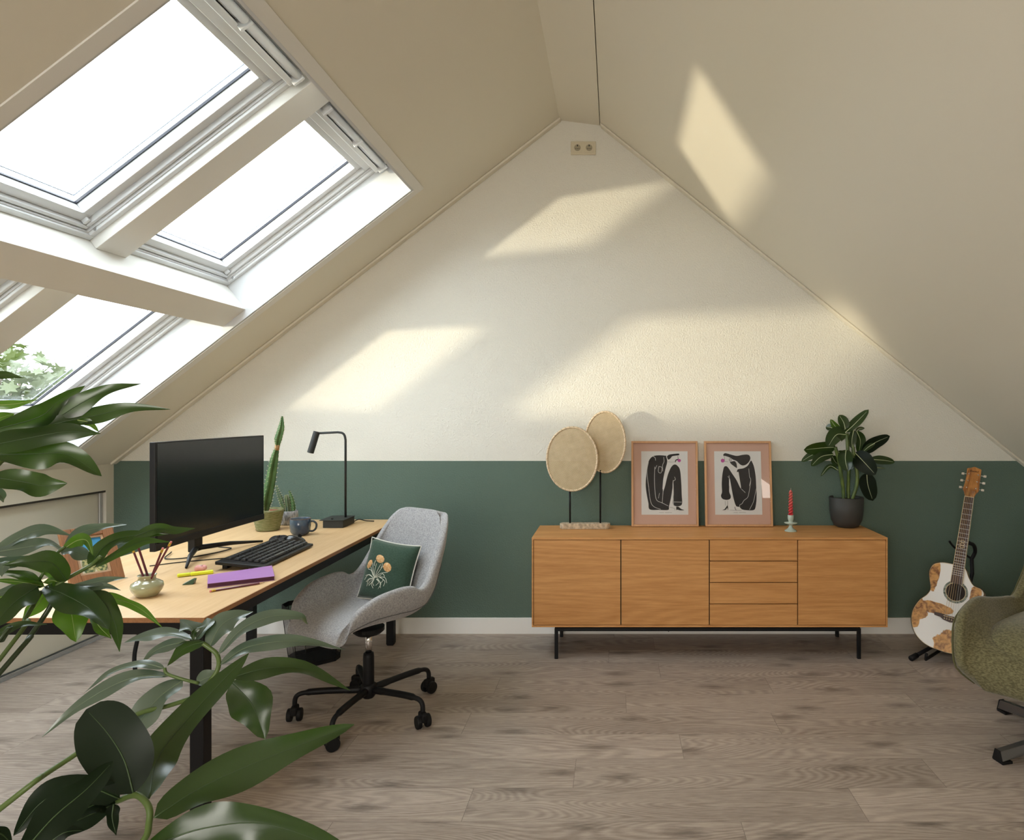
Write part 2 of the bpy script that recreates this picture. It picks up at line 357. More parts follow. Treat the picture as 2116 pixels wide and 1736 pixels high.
def roof_window(n, u0, u1, z0, z1, cord_at):
    w = struct('window_%d' % n, ring(MB(), u0, u1, z0, z1, .024, .20, .305), M['white'], bevel=.003)
    ring(MB(), u0 + .0245, u1 - .0245, z0 + .0245, z1 - .0245, .005, .212, .30).build('frame_liner', M['white'], w)
    ring(MB(), u0 + .030, u1 - .030, z0 + .030, z1 - .030, .002, .228, .30).build('weather_strip', M['gasket'], w)
    s = ring(MB(), u0 + .0325, u1 - .0325, z0 + .0325, z1 - .0325, .016, .220, .30, .10).build('sash', M['white'], w, bevel=.003)
    ring(MB(), u0 + .049, u1 - .049, z0 + .049, z1 - .049, .040, .240, .30, .115).build('glazing_bead', M['white'], s, bevel=.003)
    ring(MB(), u0 + .0895, u1 - .0895, z0 + .0895, z1 - .0895, .005, .284, .2945, .08).build('gasket', M['gasket'], s)
    sbox(MB(), u0 + .06, u1 - .066, .295, .299, z0 + .066, z1 - .066).build('pane', M['glass'], w)
    ring(MB(), u0 + .110, u1 - .110, z0 + .110, z1 - .110, .004, .300, .304, .06).build('glass_spacer', M['spacer'], s)
    # control bar and rolled blind rail along the top
    c = sbox(MB(), u0 + .016, u0 + .020, .20, .235, z0 + .03, z1 - .03).build('shadow_joint', M['gasket'], w)
    c = sbox(MB(), u0 + .066, u0 + .092, .175, .222, z0 + .03, z1 - .035).build('blind_rail', M['white'], w, bevel=.004)
    sbox(MB(), u0 + .058, u0 + .062, .19, .225, z0 + .03, z1 - .035).build('rail_lip', M['alu'], c)
    P = [SL(u0 + .040, .178, z0 + .035 + (z1 - z0 - .07) * k / 6) for k in range(7)]
    c = MB().tube(P, .017, 14).build('control_bar', M['white'], w, smooth=True)
    for k in (.02, .5, .98):
        z = z0 + .035 + (z1 - z0 - .07) * k
        sbox(MB(), u0 + .022, u0 + .075, .155, .2, z - .007, z + .007).build('bracket', M['white'], c, bevel=.004)
    # small screw cover low on the side of the frame
    p = SL(u1 - .06, .206, z1 - .0242); k_ = MB(); k_.lathe([(.009, 0), (.009, .002), (.006, .003)], 16, p, Matrix.Rotation(rad(90), 4, 'X'))
    k_.build('screw_cover', M['alu'], w)
    sbox(MB(), u1 - .080, u1 - .052, .222, .240, z1 - .068, z1 - .054).build('latch', M['white'], s, bevel=.003)
    return w
roof_window(1, T, 1.1395, 2.8215, OZ1 - T, 0)
roof_window(2, T, 1.1395, OZ0 + T, 2.6565, 0)
roof_window(3, 1.3005, OU - T, 2.8215, OZ1 - T, 0)
roof_window(4, 1.3005, OU - T, OZ0 + T, 2.6565, 0)
# ================================================================ furniture
def fabric(name, c1, c2, scale=260, stretch=(1, 1, 1), bump=.3):
    return mat(name, c1, .9, spec=.2, noise=(scale, .3, 3, stretch, c2), bump=(scale * 1.4, bump, .001), sheen=.25)
M['grey_felt'] = fabric('grey_felt', (.42, .42, .43), (.27, .27, .28), 160)
M['olive'] = fabric('olive_chenille', (.185, .165, .085), (.085, .078, .036), 100, (1, 1, 2.4), .5)
M['green_linen'] = fabric('green_linen', (.045, .085, .058), (.025, .055, .037), 120, (1, 1, 4))
M['thread'] = mat('white_thread', (.72, .72, .66), .7)
M['soil'] = mat('potting_soil', (.05, .028, .016), .95, noise=(60, .6, 3))
# ---- desk
AN = rad(.35)
desk = thing('desk', (-1.291, 2.046, 0), 'large rectangular desk with light oak top and black metal frame', 'desk', AN)
DW, DL = .915, 1.88
mb = MB().box(-DW, 0, 0, DL, .724, .74); mb.build('desktop', M['desk'], desk, bevel=.0015)
for a, b in (((-DW, -.0006, .7235), (0, .0009, .7385)), ((-.0009, 0, .7235), (.0008, DL, .7385))):
    pass
mb = MB(); mb.box(-DW, 0, -.0022, -.0001, .7242, .7392); mb.box(.0001, .0022, -.0022, DL, .7242, .7392)
mb.build('edge_band', M['deskedge'], desk)
mb = MB(); mb.box(-DW + .03, -.012, .012, .05, .682, .7238); mb.box(-DW + .03, -.012, DL - .06, DL - .02, .682, .7238)
mb.box(-.055, -.012, .05, DL - .06, .682, .7238); mb.box(-DW + .03, -DW + .07, .05, DL - .06, .682, .7238)
mb.build('frame', M['black'], desk, bevel=.002)
for x in (-.055, -DW + .03):
    for y in (.013, DL - .065):
        l = MB().box(x, x + .044, y, y + .045, .006, .682).build('leg', M['black'], desk, bevel=.003)
        MB().box(x + .004, x + .04, y + .004, y + .041, 0, .006).build('foot', M['rubber'], l)
def dk(p): return p    # desk things are placed in world space
DT = .7402
# ---- monitor
mon = thing('monitor', (-1.815, 2.93, DT), 'large black widescreen monitor, switched off, angled along the desk', 'monitor')
y0, y1 = 2.547 - 2.93, 3.338 - 2.93; zb, zt = .838 - DT, 1.268 - DT
def cvx(y): return -.012 * (1 - ((y - (y0 + y1) / 2) / ((y1 - y0) / 2)) ** 2)   # slight curve
def curved(mb, ya, yb, za, zc, f, b, n=12):
    A = []
    for i in range(n + 1):
        y = ya + (yb - ya) * i / n; x = .015 + cvx(y)
        A.append([mb.b.verts.new(v) for v in ((x + f, y, za), (x + f, y, zc), (x - b, y, zc), (x - b, y, za))])
    for p, q in zip(A, A[1:]):
        for k in range(4): mb.face([p[k], p[(k + 1) % 4], q[(k + 1) % 4], q[k]])
    mb.face(A[0][::-1]); mb.face(A[-1]); return mb
M['screen'] = mat('dark_screen', (.004, .0045, .006), .22, spec=.5)
curved(MB(), y0, y1, zb, zt, 0, .022).build('housing', M['plastic'], mon, bevel=.002)
curved(MB(), y0 + .012, y1 - .006, zb + .03, zt - .006, .0012, -.0002).build('screen', M['screen'], mon)
curved(MB(), y0 + .001, y1 - .001, zb + .001, zb + .028, .003, -.0002).build('chin', M['plastic'], mon, bevel=.001)
mb = MB().box(-.06, -.01, -.14, .14, .16, .36); mb.build('rear_bulge', M['plastic'], mon, bevel=.015)
st = MB().box(-.09, -.058, -.03, .03, .02, .30).build('stand_column', M['plastic'], mon, bevel=.005)
for q in ((.05, -.25, .006), (.066, .30, .006)):
    MB().tube([(-.07, 0, .035), (q[0] * .4 - .035, q[1] * .5, .026), q], [.013, .010, .005], 8).build('stand_foot', M['plastic'], mon, smooth=True)
def cable(name, pts, r, label, m='rubber', n=8):
    P = cr(pts, n); o = MB().tube(P, r, 8).build(name, M[m], None, smooth=True)
    return tag(o, label, 'cable')
cable('monitor_cable', [(-1.93, 2.95, DT + .25), (-1.96, 2.98, DT + .06), (-1.90, 3.10, DT + .006), (-1.80, 3.05, DT + .006), (-1.86, 2.88, DT + .006), (-1.96, 2.84, DT + .006), (-2.03, 2.98, DT + .006)], .0026, 'thin black cable looped on the desk behind the monitor stand')
cable('keyboard_cable', [(-1.945, 2.72, DT + .003), (-1.86, 2.79, DT + .003), (-1.77, 2.84, DT + .003), (-1.69, 2.88, DT + .004), (-1.645, 2.90, DT + .018)], .0022, 'thin black cable running across the desk to the keyboard')
cable('desk_cable', [(-2.52, 3.42, .015), (-2.53, 3.43, .12), (-2.50, 3.45, .30), (-2.46, 3.47, .55), (-2.30, 3.50, .70)], .010, 'black cable hanging down to the floor beyond the left side of the desk')
# ---- keyboard
kb = thing('keyboard', (-1.537, 2.885, DT), 'long black wired keyboard with raised keys, tilted on its rear feet', 'keyboard', rz=rad(1.8))
kw, kL = .196, .47
TL = Matrix.Rotation(rad(5), 4, 'Y')
def kz_(x): return .006 + (kw / 2 - x) * .105
mb = MB(); mb.hexa([(kw / 2, -kL / 2, .004), (kw / 2, kL / 2, .004), (-kw / 2, kL / 2, kz_(-kw / 2) - .002), (-kw / 2, -kL / 2, kz_(-kw / 2) - .002), (kw / 2, -kL / 2, .016), (kw / 2, kL / 2, .016), (-kw / 2, kL / 2, kz_(-kw / 2) + .012), (-kw / 2, -kL / 2, kz_(-kw / 2) + .012)])
mb.build('case', M['plastic'], kb, bevel=.003)
for y in (-.18, .18): MB().box(-kw / 2 + .01, -kw / 2 + .03, y - .02, y + .02, 0, .02).build('tilt_foot', M['plastic'], kb, bevel=.002)
M['key'] = mat('key_plastic', (.025, .026, .029), .35, spec=.5)
keyme = None
for r in range(6):
    y = -kL / 2 + .045
    x = -kw / 2 + .03 + r * .0265 + (.006 if r else 0)
    c = 0
    while y < kL / 2 - .018 and c < 17:
        wk = .0205 if not (r == 5 and c == 4) else .098
        if keyme is None or wk > .03:
            k = MB(); h = .009
            k.hexa([(-.0095, -wk / 2, 0), (.0095, -wk / 2, 0), (.0095, wk / 2, 0), (-.0095, wk / 2, 0), (-.0065, -wk / 2 + .003, h), (.0065, -wk / 2 + .003, h), (.0065, wk / 2 - .003, h), (-.0065, wk / 2 - .003, h)])
            o = k.build('key', M['key'], kb, bevel=.0012)
            if wk < .03: keyme = o
        else:
            o = keyme.copy(); C.objects.link(o); o.parent = kb
        o.location = (x, y + wk / 2, kz_(x) + .0125); o.rotation_euler = (0, rad(6), 0)
        y += wk + .0032; c += 1
        if r != 5 and c == 14: y += .012
# ---- mouse, pouch, mug, notebook ...
ms = thing('computer_mouse', (-1.582, 3.205, DT), 'glossy black computer mouse lying behind the far end of the keyboard', 'mouse', rz=rad(-60))
def mshape(u, v):
    a = u * 2 * math.pi; ph = v * math.pi / 2; r = math.cos(ph)
    return Vector((.031 * math.cos(a) * r * (1 + .12 * math.sin(a)), .056 * math.sin(a) * r, .001 + .040 * math.sin(ph) * (1 - .22 * math.sin(a) * r)))
MB().grid(28, 9, mshape, closed_u=True).build('shell', mat('mouse_gloss', (.012, .012, .014), .22, coat=.5), ms, smooth=True)
MB().lathe([(.001, -.004), (.009, -.004), (.009, .004), (.001, .004)], 16, (0, .028, .034), Matrix.Rotation(rad(90), 4, 'Y')).build('scroll_wheel', M['rubber'], ms)
pn = thing('cloth_pouch', (-1.672, 3.245, DT), 'crumpled dark pouch lying beside the black mouse', 'pouch', rz=rad(28))
def pouch(u, v):
    a = u * 2 * math.pi; ph = v * math.pi / 2; r = math.cos(ph) ** .6
    return Vector((.050 * math.cos(a) * r, .030 * math.sin(a) * r, .0008 + .026 * math.sin(ph) * (1 + .25 * math.sin(5 * a))))
MB().grid(32, 7, pouch, closed_u=True).build('pouch_body', mat('dark_cloth', (.02, .018, .02), .7, bump=(70, .8, .004)), pn, smooth=True)
pn2 = MB(); pn2.tube([(-1.565, 3.165, DT + .008), (-1.525, 3.14, DT + .0075), (-1.505, 3.13, DT + .010), (-1.485, 3.125, DT + .013), (-1.468, 3.12, DT + .010)], [.0065, .005, .007, .0125, .004], 12)
o = tag(pn2.build('earpiece', mat('earpiece_gloss', (.02, .02, .028), .2), None, smooth=True), 'small round-headed black earpiece on the desk beside the mouse', 'earpiece')
mug = thing('mug', (-1.655, 3.425, DT), 'speckled blue grey ceramic mug with dark rim', 'mug')
M['mug'] = mat('blue_glaze', (.10, .14, .17), .22, noise=(17, .5, 3, (1, 1, .7), (.012, .035, .085)), coat=.4)
MB().lathe([(.001, .002), (.030, 0), (.040, .006), (.049, .022), (.0515, .05), (.051, .086), (.0485, .088), (.047, .085), (.047, .03), (.036, .010), (.001, .009)], 40).build('cup', M['mug'], mug, smooth=True)
MB().tube([(.05 * math.cos(k * 2 * math.pi / 32), .05 * math.sin(k * 2 * math.pi / 32), .087) for k in range(32)], .0017, 8, closed=True).build('rim', mat('brown_rim', (.12, .06, .035), .4), mug, smooth=True)
MB().tube(cr([(.049, 0, .068), (.066, 0, .074), (.084, 0, .060), (.082, 0, .036), (.066, 0, .022), (.046, 0, .022)], 6), .0052, 10).build('handle', mat('dark_glaze', (.03, .04, .055), .25), mug, smooth=True)
nb = thing('notebook', (0, 0, DT), 'closed purple notebook with plum page edge lying in front of the keyboard', 'notebook')
Q = [on_h(429.5, 1189, .756), on_h(562, 1169, .756), on_h(567.5, 1191, .756), on_h(428.5, 1207, .756)]
Q = [Vector((q.x, q.y, 0)) for q in Q]
c_ = sum(Q, Vector()) / 4
mb = MB(); mb.hexa([*(q + Vector((0, 0, .0155)) for q in reversed(Q)), *(q + Vector((0, 0, .017)) for q in reversed(Q))]); mb.build('front_cover', mat('purple_cover', (.36, .17, .42), .5), nb, bevel=.0006)
mb = MB(); mb.hexa([*(c_ + (q - c_) * .988 + Vector((0, 0, .0018)) for q in reversed(Q)), *(c_ + (q - c_) * .988 + Vector((0, 0, .0153)) for q in reversed(Q))]); mb.build('pages', mat('plum_edge', (.06, .006, .035), .6), nb)
mb = MB(); mb.hexa([*(q + Vector((0, 0, .0002)) for q in reversed(Q)), *(q + Vector((0, 0, .0017)) for q in reversed(Q))]); mb.build('back_cover', D.materials['purple_cover'], nb, bevel=.0004)
P_ = lambda x, y, h: on_h(x, y, h)
M['pencil'] = mat('maroon_pencil', (.11, .008, .022), .35, coat=.3); M['pwood'] = mat('pencil_wood', (.55, .36, .2), .6); M['lead'] = mat('pencil_lead', (.03, .03, .03), .5)
M['ferrule'] = mat('gold_ferrule', (.75, .5, .08), .3, metal=.8, noise=(300, .5, 1)); M['eraser'] = mat('pink_eraser', (.62, .2, .2), .8)
def pencil(a, b, label, flip=False, group=None):
    """a = eraser end, b = point"""
    a = Vector(a); b = Vector(b); d = (b - a); L = d.length
    t = thing('pencil', a, label, 'pencil', group=group); q = d.to_track_quat('Z', 'Y').to_euler(); t.rotation_euler = q
    MB().tube([(0, 0, .0185), (0, 0, L - .018)], .0037, 6).build('barrel', M['pencil'], t)
    MB().lathe([(.0035, L - .018), (.0008, L - .004)], 10).build('sharpened_tip', M['pwood'], t)
    MB().lathe([(.001, L - .0041), (.0003, L)], 8).build('lead', M['lead'], t)
    MB().lathe([(.0040, .006), (.0043, .008), (.0039, .0105), (.0043, .013), (.0040, .0185)], 12).build('ferrule', M['ferrule'], t, smooth=True)
    MB().lathe([(.0030, 0), (.0037, .001), (.0037, .0065)], 12).build('eraser', M['eraser'], t, smooth=True)
    return t
a = on_h(433, 1222, DT + .004); b = on_h(547, 1203.5, DT + .004)
pencil(a, b, 'sharpened maroon pencil lying along the front edge of the purple notebook')
hl = thing('highlighter', on_h(366, 1189.5, DT + .007), 'neon yellow highlighter pen lying on the desk', 'highlighter')
b = on_h(441, 1181, DT + .007); dv = b - hl.location; hl.rotation_euler = (0, 0, math.atan2(dv.y, dv.x)); Lh = dv.length
M['neon'] = mat('neon_yellow', (.78, .85, .03), .35)
MB().box(Lh * .36, Lh, -.010, .010, -.0065, .0065).build('cap', M['neon'], hl, bevel=.004)
MB().box(0, Lh * .36, -.009, .009, -.006, .006).build('barrel', mat('neon_body', (.72, .78, .04), .4), hl, bevel=.004)
pk = thing('novelty_eraser', on_h(411, 1183, DT + .0005), 'small pink rounded ring eraser beside the yellow highlighter', 'eraser')
o = MB().tube([(.013 * math.cos(k * 2 * math.pi / 20), .010 * math.sin(k * 2 * math.pi / 20), .0125 + .003 * math.sin(k)) for k in range(20)], .0098, 10, closed=True).build('ring', mat('soft_pink', (.82, .40, .38), .5), pk, smooth=True)
o.location = (0, .022, 0); pk.rotation_euler = (0, 0, .3)
MB().lathe([(.001, 0), (.007, .001), (.007, .004), (.001, .005)], 14, (0, .022, .0212)).build('knob', mat('pale_pink', (.85, .62, .6), .5), pk, smooth=True)
gs = thing('pencil_sharpener', on_h(390, 1207, DT + .0003), 'small green and white wedge sharpener near the purple notebook', 'sharpener', rz=rad(15))
MB().prism([(-.020, 0), (.018, 0), (.022, .017), (.014, .018)], lambda x, z: Vector((x, -.010, z)), lambda x, z: Vector((x, .016, z))).build('wedge', mat('dark_green_plastic', (.02, .07, .03), .4), gs, bevel=.001)
mb = MB()
for k in range(4):
    t0 = .12 + k * .21; t1 = t0 + .13
    f = lambda t: (-.020 + .034 * t, .018 * t + .0006)
    (xa, za), (xb, zb_) = f(t0), f(t1); mb.hexa([(xa, -.008, za), (xb, -.008, zb_), (xb, .014, zb_), (xa, .014, za), (xa, -.008, za + .001), (xb, -.008, zb_ + .001), (xb, .014, zb_ + .001), (xa, .014, za + .001)])
mb.build('grip_ribs', M['white'], gs)
vz = on_h(302, 1237, DT); vz.y += .035; vz.x -= .022
vase = thing('pencil_vase', (vz.x, vz.y, DT), 'squat sage green glazed vase holding four maroon pencils', 'vase')
MB().lathe([(.001, .002), (.030, 0), (.034, .003), (.047, .022), (.0505, .034), (.047, .046), (.034, .054), (.0265, .058), (.0262, .068), (.029, .073), (.0285, .0745), (.0255, .073), (.0228, .066), (.0232, .058), (.04, .045), (.04, .015), (.001, .006)], 48).build('vase_body', mat('sage_glaze', (.34, .37, .24), .12, coat=.8, noise=(9, .25, 3, (1, 1, 4), (.30, .26, .14))), vase, smooth=True)
vp = Vector((vase.location.x, vase.location.y, DT + .0105))
bs = vp + Vector((0, 0, 0))
dz = vase.location.y
tips = [(273, 1132, dz - .015, (.012, -.004, 0)), (283, 1122, dz + .025, (.012, .012, 0)), (337, 1132, dz + .012, (-.013, .010, 0)), (354, 1119, dz - .012, (-.008, -.010, 0))]
labs = ['leftmost of the maroon pencils in the sage vase, pink eraser up', 'maroon pencil in the sage vase leaning back left of its crossing neighbours', 'maroon pencil in the sage vase leaning right, the lower of the right pair', 'tallest maroon pencil in the sage vase, leaning furthest right']
for (x, y, d, of), lb in zip(tips, labs):
    pencil(px(x, y, d), bs + Vector(of), lb, group='maroon pencils in the sage vase')
# ---- photo frame with cactus picture
A_ = on_h(147, 1212, DT + .006); B_ = on_h(259, 1192, DT + .006)
pf = thing('photo_frame', (A_ + B_) / 2, 'leaning brown wooden photo frame with a cactus picture on the desk', 'picture frame')
ex = (B_ - A_); fw = ex.length; ex.normalize(); up = Vector((-.46, .30, .83)); up = (up - ex * up.dot(ex)).normalized(); nn = ex.cross(up)
pf.matrix_world = Matrix(((ex.x, nn.x * -1, up.x, pf.location.x), (ex.y, -nn.y, up.y, pf.location.y), (ex.z, -nn.z, up.z, pf.location.z), (0, 0, 0, 1)))
fh = .232; t_ = .036
mb = MB(); w2 = fw / 2
mb.box(-w2, -w2 + t_, 0, .022, 0, fh); mb.box(w2 - t_, w2, 0, .022, 0, fh); mb.box(-w2 + t_, w2 - t_, 0, .022, 0, t_); mb.box(-w2 + t_, w2 - t_, 0, .022, fh - t_, fh)
mb.build('frame', M['framebrown'], pf, bevel=.002)
mb = MB(); i0 = -w2 + t_; i1 = w2 - t_
for a in ((i0 + .0004, i0 + .008, t_, fh - t_), (i1 - .008, i1 - .0004, t_, fh - t_), (i0 + .008, i1 - .008, t_ + .0004, t_ + .008), (i0 + .008, i1 - .008, fh - t_ - .008, fh - t_ - .0004)): mb.box(a[0], a[1], .006, .012, a[2], a[3])
mb.build('inner_lip', mat('pale_lip', (.45, .3, .18), .6), pf)
MB().box(i0 + .0005, i1 - .0005, .013, .018, t_ + .0005, fh - t_ - .0005).build('picture_sky', mat('picture_blue', (.05, .28, .55), .4), pf)
mb = MB().box(i0 + .0005, i1 - .0005, .012, .0129, t_ + .001, t_ + .10); mb.build('picture_background', mat('picture_cream', (.62, .58, .45), .5), pf)
M['pic_cactus'] = mat('picture_cactus', (.03, .07, .02), .6, noise=(140, .2, 1, (1, 1, 1), (.45, .42, .18)))
def blob(cx_, cz_, rx_, rz_, y, m, name, parent, n=28):
    mb = MB(); mb.prism([(cx_ + rx_ * math.cos(k * 2 * math.pi / n), cz_ + rz_ * math.sin(k * 2 * math.pi / n)) for k in range(n)], lambda x, z: Vector((x, y, z)), lambda x, z: Vector((x, y - .0008, z))); return mb.build(name, m, parent)
blob(-.015, t_ + .04, .020, .042, .0118, M['pic_cactus'], 'picture_cactus', pf)
blob(.022, t_ + .055, .022, .055, .0108, M['pic_cactus'], 'picture_cactus', pf)
MB().bar((0, .024, fh * .62), (0, .072, .062), .03, .003).build('easel_strut', M['framebrown'], pf)
# ---- lamp
lp = thing('desk_lamp', (-1.545, 3.735, DT), 'matt black desk lamp with bent arm and small cylindrical head', 'lamp', rz=rad(1))
M['lampb'] = mat('matt_black', (.016, .018, .017), .55)
MB().box(-.085, .028, -.105, .06, .0005, .040).build('base', M['lampb'], lp, bevel=.002)
MB().box(-.105, .031, -.108, .063, .0405, .044).build('base_plate', M['lampb'], lp, bevel=.001)
MB().lathe([(.006, .044), (.006, .049), (.004, .051)], 14, (-.045, -.075, 0)).build('switch', M['rubber'], lp, smooth=True)
zt_ = 1.272 - DT
MB().tube([(0, 0, .044), (0, 0, zt_ - .055)] + cr([(0, 0, zt_ - .045), (-.006, 0, zt_ - .018), (-.020, 0, zt_ - .004), (-.045, 0, zt_)], 5) + [(-.165, 0, zt_ - .006)], .0065, 12).build('arm', M['lampb'], lp, smooth=True)
hd = MB(); a = Vector((-.165, 0, zt_ - .002)); b = Vector((-.196, -.01, zt_ - .118)); hd.tube([a + (a - b).normalized() * .006, b], .018, 24)
hd = hd.build('lamp_head', M['lampb'], lp, smooth=False, bevel=.002)
MB().tube([b + (b - a).normalized() * -.004, b + (b - a).normalized() * .0006], .0135, 20).build('lens', mat('lamp_lens', (.35, .22, .1), .3), lp)
cable('lamp_cord', [(-1.517, 3.79, DT + .012), (-1.50, 3.82, DT + .018), (-1.465, 3.83, DT + .008), (-1.42, 3.84, DT + .004)], .003, 'short black cord leaving the back of the desk lamp base')
# ---- cacti
M['cact'] = mat('cactus_skin', (.10, .19, .06), .6, noise=(24, .4, 2, (1, 1, 1), (.05, .12, .035))); M['cact2'] = mat('cactus_blue', (.06, .10, .075), .6, noise=(30, .3, 2, (1, 1, 1), (.12, .18, .07)))
M['spine'] = mat('cream_spines', (.62, .55, .38), .7)
def ribbed(P, R, ribs, depth, name, m, parent, spine=.006, step=3, dents=0):
    P = cr(P, 10); n = ribs * 6; m_ = len(P)
    RR = []
    for i in range(m_):
        t = i / (m_ - 1) * (len(R) - 1); k = min(int(t), len(R) - 2); RR.append(R[k] + (R[k + 1] - R[k]) * (t - k))
    mb = MB(); rings = []; prev = None; sp = MB()
    for i, p in enumerate(P):
        d = (P[min(i + 1, m_ - 1)] - P[max(i - 1, 0)]).normalized()
        a = d.cross(Vector((0, 1, .01))).normalized() if prev is None else (prev - d * prev.dot(d)).normalized(); prev = a; b = d.cross(a)
        ring = []
        for k in range(n):
            th = k * 2 * math.pi / n; c = math.cos(th * ribs); r = RR[i] * (1 - depth * (1 - max(c, -1)) / 2 * (1 + .0)) * (1 + (dents * math.sin(i * 2.1) * max(c, 0)))
            ring.append(mb.b.verts.new(p + (a * math.cos(th) + b * math.sin(th)) * r))
        rings.append(ring)
        if i % step == 1:
            for q in range(ribs):
                th = q * 2 * math.pi / ribs; e = a * math.cos(th) + b * math.sin(th); s0 = p + e * RR[i] * .99
                for j in (-1, 0, 1):
                    sp.bar(s0, s0 + (e + d * .5 * j + (b * math.cos(th) - a * math.sin(th)) * .5 * j).normalized() * spine, .0009, .0009)
    for A, B in zip(rings, rings[1:]):
        for k in range(n): mb.face([A[k], A[(k + 1) % n], B[(k + 1) % n], B[k]])
    mb.face(rings[0][::-1]); mb.face(rings[-1])
    o = mb.build(name, m, parent, smooth=True); sp.build('spines', M['spine'], o); return o
cp = on_h(554, 1099, DT); cp.y += .05; cp.x -= .027
tcx = thing('potted_cactus', (cp.x, cp.y, DT), 'tall spiny column cactus in a green woven basket pot', 'cactus')
M['basket'] = mat('woven_green', (.15, .17, .06), .85, noise=(40, .5, 2, (1, 1, 6), (.26, .25, .13)), bump=(120, .8, .003))
mb = MB(); pr = []
for k in range(17): z = .002 + k * .0068; pr.append(.056 + .024 * (k / 16) + .0022 * (k % 2))
mb.lathe([(.001, .001)] + [(r, .002 + k * .0068) for k, r in enumerate(pr)] + [(.077, .116), (.072, .112), (.068, .095), (.001, .095)], 40)
mb.build('basket', M['basket'], tcx, smooth=True)
MB().lathe([(.0675, .0955), (.0672, .104), (.064, .104), (.063, .099), (.001, .0985)], 32).build('inner_pot', mat('terracotta_inner', (.30, .06, .03), .7), tcx, smooth=True)
ribbed([(-.012, 0, .09), (-.008, 0, .16), (.012, 0, .26), (.035, -.005, .38), (.055, -.01, .455)], [.010, .029, .028, .023, .012], 4, .62, 'cactus_stem', M['cact'], tcx, .007, 2, .06)
ribbed([(.056, -.01, .45), (.062, -.012, .50), (.078, -.012, .56), (.083, -.01, .625)], [.009, .021, .018, .005], 4, .62, 'cactus_tip', M['cact'], tcx, .006, 2, .06)
MB().tube([(.053, -.01, .440), (.058, -.011, .468)], .012, 10).build('graft_band', mat('cork_graft', (.42, .24, .1), .8), tcx, smooth=True)
sp_ = on_h(596, 1086, DT); sp_.y += .04; sp_.x -= .02
scx = thing('potted_cactus', (sp_.x, sp_.y, DT), 'small cluster of slim cacti in a grey knitted pot', 'cactus')
mb = MB(); mb.lathe([(.001, 0), (.043, .001), (.049, .008), (.0515, .05), (.050, .078), (.046, .080), (.044, .066), (.001, .066)], 48)
mb.build('knitted_pot', mat('grey_knit', (.16, .16, .17), .95, noise=(130, .6, 2, (1, 1, .3), (.42, .42, .42)), bump=(150, .9, .003)), scx, smooth=True)
MB().lathe([(.043, .0665), (.001, .068)], 20).build('soil', M['soil'], scx)
ribbed([(-.014, 0, .06), (-.028, 0, .10), (-.050, 0, .16), (-.072, 0, .225)], [.010, .014, .012, .004], 5, .4, 'cactus_stem', M['cact2'], scx, .005, 2)
ribbed([(.002, -.008, .06), (0, -.008, .10), (-.006, -.008, .145), (-.010, -.006, .172)], [.012, .013, .012, .005], 6, .35, 'cactus_stem', M['cact2'], scx, .004, 2)
ribbed([(.010, .008, .06), (.010, .008, .11), (.004, .01, .17)], [.010, .012, .006], 6, .35, 'cactus_stem', M['cact'], scx, .003, 3)
ribbed([(.024, 0, .06), (.028, 0, .10), (.018, 0, .155), (.004, 0, .195)], [.012, .013, .009, .004], 6, .3, 'cactus_stem', M['cact'], scx, .003, 3)
# ---- shells of the two chairs
def shell(name, prof, m, parent, th, w_pow=.75, na=15, ns=34, sub=1, rnd=.07, sm=.09, opw=1.15):
    P = cr([Vector((p[0], p[1], 0)) for p in prof], 8)
    def iv(k, t):
        v = [p[k] for p in prof]; t = t * (len(v) - 1); i = min(int(t), len(v) - 2); f = t - i; f = f * f * (3 - 2 * f) * .5 + f * .5; return v[i] + (v[i + 1] - v[i]) * f
    def pos(t):
        s = t * (len(P) - 1); i = min(int(s), len(P) - 2); return P[i].lerp(P[i + 1], s - i)
    def fn(u, v):
        p = pos(v); e = sm; d = (pos(min(1, v + e)) - pos(max(0, v - e))).normalized()     # (forward, z) tangent
        nr = Vector((-d.y, d.x)) if False else Vector((d.y, -d.x))
        a = (u * 2 - 1); s = math.copysign(1, a); A = abs(a) * math.pi / 2
        w = iv(2, v); r = iv(3, v)
        lat = w * s * math.sin(A) ** w_pow if A > 1e-6 else 0
        off = r * (1 - math.cos(A)) ** opw
        fr_ = max(0, 1 - v / .30) * rnd * a * a
        return Vector((lat, p.x + nr.x * off - fr_, p.y + nr.y * off))
    mb = MB(); mb.grid(na, ns, fn)
    return mb.build(name, m, parent, smooth=True, solid=th, offset=-1, sub=sub, fix=False), fn
def caster(parent, x, y, ang, h=.105):
    c = MB().tube([(x, y, h), (x, y, .06)], .008, 10).build('caster_stem', M['black'], parent, smooth=True)
    R_ = Matrix.Translation((x, y, 0)) @ Matrix.Rotation(ang, 4, 'Z')
    MB().box(-.015, .015, -.030, .026, .030, .070, M=R_).build('caster_hood', M['rubber'], c, bevel=.009, seg=3)
    for s in (-1, 1):
        mm = R_ @ Matrix.Translation((s * .0205, 0, .0288)) @ Matrix.Rotation(rad(90), 4, 'Y')
        w = MB(); w.lathe([(.012, -.0105), (.026, -.010), (.0285, -.006), (.0285, .006), (.026, .010), (.012, .0105)], 24, M=mm); w.build('caster_wheel', M['rubber'], c, smooth=False)
ocx, ocy = -1.129, 2.985
oc = thing('office_chair', (ocx, ocy, 0), 'light grey felt bucket office chair on black five-star wheeled base', 'chair', rz=rad(148))
prof = [(.252, .410, .19, .075), (.245, .440, .222, .115), (.15, .455, .252, .155), (.02, .448, .266, .175), (-.07, .447, .270, .170), (-.155, .475, .268, .145), (-.215, .545, .262, .115), (-.250, .635, .252, .09), (-.292, .74, .238, .07), (-.318, .83, .214, .042), (-.334, .880, .182, .022), (-.340, .895, .145, .014)]
